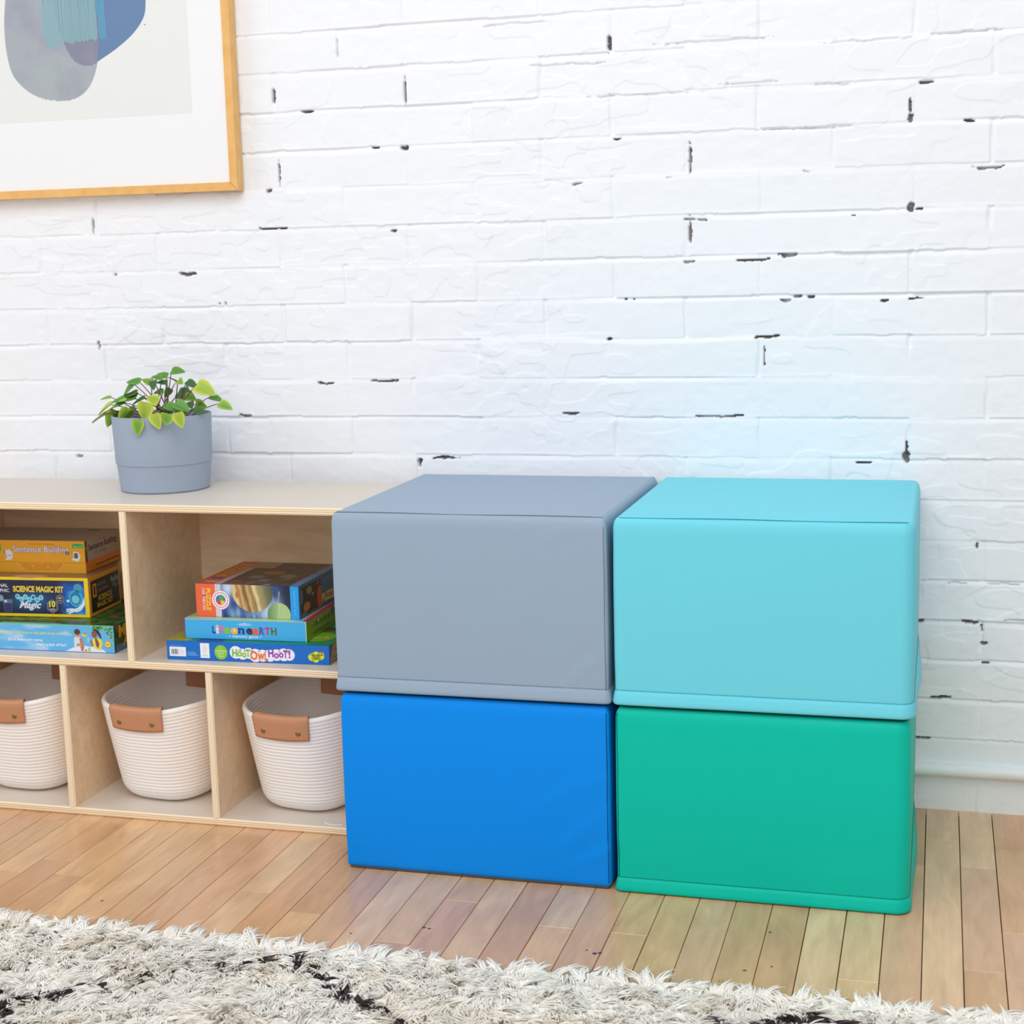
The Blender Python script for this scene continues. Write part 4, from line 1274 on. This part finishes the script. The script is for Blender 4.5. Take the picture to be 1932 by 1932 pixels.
LC = [((54, 96, 50), (70, 116, 54)), ((82, 138, 52), (110, 156, 62)), ((104, 158, 58), (186, 200, 74)), ((150, 180, 60), (212, 212, 86))]
m_leaf = mat('leaf_green', rough=.42, spec=.4, attr='leaf')
m_leaf.node_tree.nodes['Principled BSDF'].inputs['Subsurface Weight'].default_value = 0.0
m_stem = mat('leaf_stem_red', rgb(122, 74, 60), .5)
pr = random.Random(9)
centre = Vector((.205, -.147, .7155))
for (bx, by, bz, tx_, tz_, wa, cidx) in LEAF:
    Bp = Vector((bx, by, bz)); Tpnt = Vector((tx_, by, tz_))
    out = Vector((bx - centre.x, 0, 0)); d = Tpnt - Bp
    ln = d.length
    real = max(ln, .022)
    yo = -math.sqrt(max(0, real ** 2 - ln ** 2)) * (1 if by < -.15 else .7)
    d = d + Vector((0, yo, 0))
    d1 = d.normalized()
    wr = max(.82 * d.length, wa)
    hw = min(wa, wr)
    # side vector: apparent part in the picture plane, the rest into depth
    perp = Vector((-d.z, 0, d.x)).normalized() if abs(d.x) + abs(d.z) > 1e-6 else Vector((1, 0, 0))
    if perp.z < 0 and abs(d.x) > abs(d.z):
        perp = -perp
    dep = math.sqrt(max(0, wr ** 2 - hw ** 2))
    sv = (perp * hw + Vector((0, dep, 0)))
    sv = (sv - d1 * sv.dot(d1)).normalized()
    nv_ = d1.cross(sv).normalized()
    if nv_.y > 0 and nv_.z < .2:
        nv_ = -nv_
    if nv_.z < -.3:
        nv_ = -nv_
    Lf = d.length; Wd = wr
    vs = []; cs = []
    NU, NV = 13, 11
    for i in range(NU):
        t_ = i / (NU - 1)
        # ovate outline, heart-shaped at the base and pointed at the tip
        half = .5 * Wd * (math.sin(math.pi * min(1, t_ ** .62)) ** .75) * (1 - .15 * t_) if 0 < t_ < 1 else 0
        for j in range(NV):
            s_ = -1 + 2 * j / (NV - 1)
            along = t_ * Lf - (.10 * Lf * abs(s_) * (1 - t_) ** 2 if t_ > 0 else 0)
            cup = .22 * half * (s_ ** 2) - .10 * Lf * t_ * t_ + .03 * Lf * math.exp(-(s_ * 4) ** 2) * -1
            p = Bp + d1 * along + sv * (s_ * half) + nv_ * cup
            vs.append(p - pl)
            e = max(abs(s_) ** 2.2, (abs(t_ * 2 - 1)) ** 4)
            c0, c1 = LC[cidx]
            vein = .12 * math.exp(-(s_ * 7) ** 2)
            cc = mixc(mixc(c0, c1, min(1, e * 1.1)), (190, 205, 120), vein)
            cs.append((*rgb(*cc), 1))
    fs = [(i * NV + j, i * NV + j + 1, (i + 1) * NV + j + 1, (i + 1) * NV + j) for i in range(NU - 1) for j in range(NV - 1)]
    n0 = len(vs)
    low = [v - nv_ * .0005 for v in vs]
    fs2 = [tuple(k + n0 for k in reversed(f)) for f in fs]
    me_ = bpy.data.meshes.new('leaf'); me_.from_pydata(vs + low, [], fs + fs2)
    a = me_.color_attributes.new('leaf', 'FLOAT_COLOR', 'POINT')
    a.data.foreach_set('color', np.array(cs + cs, dtype=np.float32).ravel())
    lo_ = link('leaf', me_, m_leaf, plant, smooth=True)
    root_p = centre + Vector((pr.uniform(-.03, .03), pr.uniform(-.03, .03), 0))
    mid = (root_p + Bp) / 2 + Vector((0, 0, .012))
    pts_ = []
    Be = Bp + d1 * (.02 * Lf)
    for k in range(9):
        t_ = k / 8
        pts_.append((root_p * (1 - t_) ** 2 + mid * 2 * t_ * (1 - t_) + Be * t_ ** 2) - pl)
    sm = MB(); sm.tube(pts_, [.0014 - .0006 * k / 8 for k in range(9)], 6)
    sm.build('leaf_stem', m_stem, lo_, smooth=True)

# ------------------------------------------------------------------ framed picture
pic = thing('framed_picture', 'large abstract print in an oak frame, cut off at the top left of the photo', 'picture', (-.10, -.003, 1.160))
po = Vector(pic.location)
m_oak = mat('honey_oak', rgb(226, 176, 104), .45, .4)
nt = m_oak.node_tree; N = nt.nodes; L = nt.links
tc = N.new('ShaderNodeTexCoord'); n1 = N.new('ShaderNodeTexNoise'); n1.inputs['Scale'].default_value = 40
cr = N.new('ShaderNodeValToRGB'); cr.color_ramp.elements[0].position = .3; cr.color_ramp.elements[0].color = (*rgb(226, 172, 98), 1)
cr.color_ramp.elements[1].position = .7; cr.color_ramp.elements[1].color = (*rgb(234, 186, 116), 1)
L.new(tc.outputs['Object'], n1.inputs['Vector']); L.new(n1.outputs['Fac'], cr.inputs[0]); L.new(cr.outputs[0], N['Principled BSDF'].inputs['Base Color'])
X0_, X1_, Zb, Zt_ = -.5200, .3200, 1.1595, 2.2095
FW, FD = .0157, .027


def bar(p):
    mb = MB()
    (a0, b0), (a1, b1), (a2, b2), (a3, b3) = p
    vs = [(a, -.003 - FD - po.y, b_ - po.z) for a, b_ in p] + [(a, -.003 - po.y, b_ - po.z) for a, b_ in p]
    vs = [(v[0] - po.x, v[1], v[2]) for v in vs]
    mb.add(vs, [(0, 1, 2, 3), (7, 6, 5, 4), (0, 4, 5, 1), (1, 5, 6, 2), (2, 6, 7, 3), (3, 7, 4, 0)])
    return mb.build('frame_bar', m_oak, pic, fix=True)


g_ = .0003
bar([(X0_ + g_, Zb), (X1_ - g_ - .0008, Zb), (X1_ - FW - .0008, Zb + FW), (X0_ + FW, Zb + FW)])
bar([(X1_, Zb - .0004), (X1_, Zt_), (X1_ - FW, Zt_ - FW), (X1_ - FW, Zb + FW + .0006)])
bar([(X1_ - g_, Zt_), (X0_ + g_, Zt_), (X0_ + FW, Zt_ - FW), (X1_ - FW, Zt_ - FW)])
bar([(X0_, Zt_), (X0_, Zb), (X0_ + FW, Zb + FW), (X0_ + FW, Zt_ - FW)])
mb = MB(); mb.box(X0_ + FW * .5 - po.x, X1_ - FW * .5 - po.x, -.0215 - po.y, -.0035 - po.y, Zb + FW * .5 - po.z, Zt_ - FW * .5 - po.z)
mb.build('mat_board', mat('white_mat_board', rgb(238, 240, 243), .6, .3), pic, fix=True)
m_ink = mat('watercolour_print', rough=.6, spec=.3, attr='ink')


class Art(Face):
    def __init__(s):
        s.o = Vector((-po.x, -.0216 - po.y, -po.z)); s.u = Vector((1, 0, 0)); s.v = Vector((0, 0, 1)); s.n = Vector((0, -1, 0)); s.mb = MB(); s.layer = 1


def smooth_closed(pts, n=8):
    out = []; m_ = len(pts)
    for i in range(m_):
        p0, p1, p2, p3 = pts[(i - 1) % m_], pts[i], pts[(i + 1) % m_], pts[(i + 2) % m_]
        for k in range(n):
            t_ = k / n
            out.append(tuple(.5 * (2 * p1[j] + (p2[j] - p0[j]) * t_ + (2 * p0[j] - 5 * p1[j] + 4 * p2[j] - p3[j]) * t_ ** 2 + (-p0[j] + 3 * p1[j] - 3 * p2[j] + p3[j]) * t_ ** 3) for j in (0, 1)))
    return out


def inside(pt, poly):
    x, y = pt; c = False; j = len(poly) - 1
    for i in range(len(poly)):
        if (poly[i][1] > y) != (poly[j][1] > y) and x < (poly[j][0] - poly[i][0]) * (y - poly[i][1]) / (poly[j][1] - poly[i][1]) + poly[i][0]:
            c = not c
        j = i
    return c


lil = smooth_closed([(-158, 1559), (-164, 1528), (-168, 1492), (-167, 1445), (-157, 1402), (-131, 1372), (-96, 1353), (-50.6, 1345.5), (-17, 1350), (9, 1367), (26, 1395), (35, 1428), (39, 1479), (35, 1515), (30, 1560), (10, 1620), (-40, 1660), (-100, 1665), (-145, 1620)])
blu = smooth_closed([(-39.8, 1461), (-33.5, 1445), (-23, 1426), (-11.7, 1415), (6, 1409.5), (24, 1411), (33.5, 1415.7), (77, 1438.5), (114.3, 1464.4), (138.4, 1493.5), (144.3, 1523.5), (144.5, 1560), (130, 1640), (80, 1700), (0, 1710), (-50, 1660), (-58, 1560), (-50, 1490)])
art = Art()
art.rect(-430, 1308.5, 229.2, 2060, (229, 232, 231), 1)
art.poly(blu, (104, 132, 172), 2)


def lilc(x, y):
    n_ = float(fbm(x * .012, y * .014, 3, 4)); m_ = float(fbm(x * .03, y * .03, 8, 4))
    c = mixc((158, 158, 176), (164, 178, 184), n_)
    if y < 1440 - (x + 60) * .5 and x < 20:
        c = mixc(c, (172, 180, 180), .35)
    if inside((x, y), blu):
        c = mixc(c, (124, 126, 148), .75)
    return mixc(c, (146, 148, 162), max(0, m_ - .5) * 1.2)


# wash of the grey shape, cut to its outline row by row
for y_ in np.arange(1345.5, 1664, 2.2):
    xs_ = []
    m_ = len(lil)
    for i in range(m_):
        a_, b_ = lil[i], lil[(i + 1) % m_]
        yy = y_ + 1.1
        if (a_[1] > yy) != (b_[1] > yy):
            xs_.append(a_[0] + (b_[0] - a_[0]) * (yy - a_[1]) / (b_[1] - a_[1]))
    xs_.sort()
    if len(xs_) >= 2:
        x_a, x_b = xs_[0], xs_[-1]
        n_ = max(1, int((x_b - x_a) / 3))
        for i in range(n_):
            xa = x_a + (x_b - x_a) * i / n_; xb = x_a + (x_b - x_a) * (i + 1) / n_
            art.rect(xa, y_, xb, y_ + 2.2, lilc((xa + xb) / 2, y_ + 1.1), 3)
ar = random.Random(2)
bot = [(-82, 1463.6), (-73, 1446), (-51.6, 1446), (-43, 1456), (-27, 1452.4), (-14.6, 1455.6), (9.5, 1455.4), (18.8, 1458.7), (33.6, 1456.5), (55, 1457.8)]
x_ = -82.0
while x_ < 56:
    zb_ = float(np.interp(x_, [b_[0] for b_ in bot], [b_[1] for b_ in bot])) + ar.uniform(-2.5, 2.5)
    if x_ > 36:
        zb_ += ar.choice([0, 0, 45])
    w_ = 3.1 + ar.uniform(-.5, .5)
    zz_ = [zb_ + (1600 - zb_) * k / 8 for k in range(9)]
    lean = ar.uniform(-.01, .03)
    art.poly([(x_ - (q - zb_) * lean * .6, q) for q in zz_] + [(x_ + w_ - (q - zb_) * lean * .6, q) for q in reversed(zz_)], (134, 176, 186) if x_ < 36 else (96, 160, 190), 4)
    x_ += w_ + .9
art.disc(139.7, 1478.6, 1.6, 1.3, (130, 160, 180), 4)
a_o = art.mb.build('art_print', m_ink, pic, colattr='ink')

# ------------------------------------------------------------------ shaggy rug
rug = thing('shag_rug', 'cream shaggy wool rug with dark brown broken lines, across the bottom of the photo', 'rug', (.9, -.8250, 0))
ro = Vector(rug.location)
RX0, RX1, RY0, RY1 = -.55, 2.35, -2.1, -.815
mb = MB(); mb.box(RX0 - ro.x, RX1 - ro.x, RY0 - ro.y, RY1 - ro.y, .0005, .009, b=.002)
mb.build('woven_base', mat('wool_backing', rgb(206, 198, 186), .95, .1), rug, fix=True)
LINES = [[(.30, -1.12), (.398, -1.075), (.474, -1.015), (.563, -.940), (.665, -.892), (.727, -.858), (.812, -.911), (.887, -.955), (.933, -.985), (.988, -1.035), (1.08, -1.12), (1.2, -1.22)],
         [(.30, -1.00), (.37, -1.042), (.438, -1.107), (.50, -1.16), (.62, -1.26)], [(1.20, -1.10), (1.35, -.957), (1.40, -.915), (1.478, -.872), (1.535, -.905), (1.65, -1.0), (1.80, -1.12)]]


def seg_dist(px, py, a, b):
    ax, ay = a; bx, by = b
    dx, dy = bx - ax, by - ay
    t_ = np.clip(((px - ax) * dx + (py - ay) * dy) / (dx * dx + dy * dy), 0, 1)
    return np.hypot(px - ax - t_ * dx, py - ay - t_ * dy)


rg = np.random.RandomState(21)
TP = .0115


def tufts(x0, x1, y0, y1, pitch):
    xs = np.arange(x0, x1, pitch); ys = np.arange(y0, y1, pitch)
    gx, gy = np.meshgrid(xs, ys)
    gx = gx + rg.uniform(-.5, .5, gx.shape) * pitch; gy = gy + rg.uniform(-.5, .5, gy.shape) * pitch
    return gx.ravel(), gy.ravel()


zones = [(.0, 1.95, -1.18, RY1, .0094, 15), (RX0, .0, -1.18, RY1, .017, 9), (1.95, RX1, -1.18, RY1, .017, 9), (RX0, RX1, RY0, -1.18, .022, 9)]
allV = []; allC = []; NS = 6
for (a0, a1, b0, b1, pt, ns) in zones:
    tx0, ty0 = tufts(a0, a1, b0, b1, pt)
    keep = ty0 < RY1 - .001
    tx0, ty0 = tx0[keep], ty0[keep]
    m_ = len(tx0)
    fat = pt / .0098
    # combed direction of each tuft: mostly towards the viewer, drifting in waves
    ang = -math.pi / 2 + .25 + 1.2 * (fbm(tx0 * 7, ty0 * 9, 4) - .5) * 2 + .85 * (vn(tx0 * 45, ty0 * 45, 9) - .5) * 2 + rg.normal(0, .28, m_)
    edge = (ty0 > RY1 - .022)
    ang = np.where(edge & (rg.rand(m_) < .6), math.pi / 2 + rg.normal(0, .8, m_), ang)
    lay = .66 + .36 * vn(tx0 * 30, ty0 * 30, 13) + rg.normal(0, .12, m_)      # 0 upright .. 1 flat
    lay = np.where(edge, np.maximum(lay, .95 + rg.normal(0, .06, m_)), lay)
    length = .028 + .011 * vn(tx0 * 20, ty0 * 20, 17) + rg.normal(0, .003, m_)
    dark = np.zeros(m_, bool)
    for ln_ in LINES:
        for q in range(len(ln_) - 1):
            dd = seg_dist(tx0, ty0, ln_[q], ln_[q + 1])
            wv_ = .0062 * (.45 + .9 * vn(tx0 * 60, ty0 * 60, 23))
            dark |= dd < wv_
    dark &= rg.rand(m_) < .84
    I = np.repeat(np.arange(m_), ns); k_ = len(I)
    ox_ = rg.normal(0, .0034 * fat, k_); oy_ = rg.normal(0, .0034 * fat, k_)
    conv = (vn(tx0 * 70, ty0 * 70, 37)[I] * .9)                                # how tightly each tuft closes at its tip
    bx = tx0[I] + ox_; by = np.minimum(ty0[I] + oy_, RY1 - .0005)
    a = ang[I] + rg.normal(0, .09, k_)
    ly = np.clip(lay[I] + rg.normal(0, .05, k_), .30, 1.05)
    L_ = length[I] * (1 + rg.normal(0, .13, k_))
    curl = rg.normal(0, .10, k_) + rg.normal(0, .34, m_)[I] + .5 * (vn(tx0 * 35, ty0 * 35, 29)[I] - .5) * 2
    z = np.full(k_, .008)
    px_, py_ = bx.copy(), by.copy()
    rad0 = (.00125 + .00045 * rg.rand(k_)) * (fat ** .9)
    rings = []
    for s in range(NS):
        f = s / (NS - 1)
        elev = (1 - ly) * 1.1 + .80 * (1 - f) ** 1.3 - .32 * ly * f
        aa = a + curl * f
        if s:
            st = L_ / (NS - 1)
            px_ = px_ + np.cos(aa) * np.cos(elev) * st; py_ = py_ + np.sin(aa) * np.cos(elev) * st
            z = np.maximum(z + np.sin(elev) * st, .0035 + .004 * rg.rand(k_) * (f > .5))
        if s:
            px_ = px_ - ox_ * conv / (NS - 1); py_ = py_ - oy_ * conv / (NS - 1)
        r_ = rad0 * (1.0 if f < .55 else 1 - .62 * (f - .55) / .45)
        dx, dy, dz = np.cos(aa) * np.cos(elev), np.sin(aa) * np.cos(elev), np.sin(elev)
        sx_, sy_ = -np.sin(aa), np.cos(aa)
        ux, uy, uz = -sy_ * 0 - dz * np.cos(aa), -dz * np.sin(aa), np.cos(elev)
        ring = []
        for q in range(3):
            t_ = 2 * math.pi * q / 3 + .5
            c_, s__ = math.cos(t_), math.sin(t_)
            ring.append(np.stack([px_ + r_ * (c_ * sx_ + s__ * ux), py_ + r_ * (c_ * sy_ + s__ * uy), z + r_ * s__ * uz], -1))
        rings.append(np.stack(ring, 1))
    V = np.stack(rings, 1)                     # k, NS, 3, 3
    allV.append(V.reshape(-1, 3))
    tone = rg.rand(k_)
    warm = (vn(tx0 * 26, ty0 * 26, 41)[I] + rg.normal(0, .10, k_))
    c1 = np.array(rgb(255, 252, 246)); c2 = np.array(rgb(254, 246, 233)); c3 = np.array(rgb(84, 70, 72))
    wmix = np.clip((warm - .55) * 2.2, 0, 1)[:, None]
    cc = (c1 * (1 - wmix) + c2 * wmix) * (.97 + .03 * tone[:, None])
    dm = dark[I][:, None]
    cc = np.where(dm, c3 * (.6 + .9 * tone[:, None]), cc)
    allC.append(np.repeat(np.concatenate([cc, np.ones((k_, 1))], 1), NS * 3, axis=0))
V = np.concatenate(allV); V[:, 2] = np.maximum(V[:, 2], .0012); V -= np.array(ro)
K = len(V) // (NS * 3)
base = (np.arange(K) * NS * 3)[:, None, None]
s_i = np.arange(NS - 1)[None, :, None]; q_i = np.arange(3)[None, None, :]
q0 = base + s_i * 3 + q_i; q1 = base + s_i * 3 + (q_i + 1) % 3; q2 = q1 + 3; q3 = q0 + 3
Q = np.stack([q0, q1, q2, q3], -1).reshape(-1, 4)
me = bpy.data.meshes.new('pile')
me.vertices.add(len(V)); me.vertices.foreach_set('co', V.astype(np.float32).ravel())
me.loops.add(len(Q) * 4); me.loops.foreach_set('vertex_index', Q.ravel().astype(np.int32))
me.polygons.add(len(Q)); me.polygons.foreach_set('loop_start', (np.arange(len(Q)) * 4).astype(np.int32))
me.polygons.foreach_set('loop_total', np.full(len(Q), 4, dtype=np.int32))
me.update(calc_edges=True)
ca = me.color_attributes.new('wool', 'FLOAT_COLOR', 'POINT')
ca.data.foreach_set('color', np.concatenate(allC).astype(np.float32).ravel())
pile = link('pile', me, mat('wool_yarn', rough=.85, spec=.0, attr='wool'), rug)
pile['kind'] = 'stuff'
mb = MB(); mb.tube([(1.172, -.868, .030), (1.174, -.862, .032), (1.171, -.856, .033), (1.170, -.851, .034), (1.178, -.846, .035), (1.186, -.842, .036)], .0006, 5)
o = mb.build('loose_thread', mat('dark_thread', rgb(54, 46, 46), .8)); o['label'] = 'short dark kinked thread lying on the cream rug'; o['category'] = 'thread'
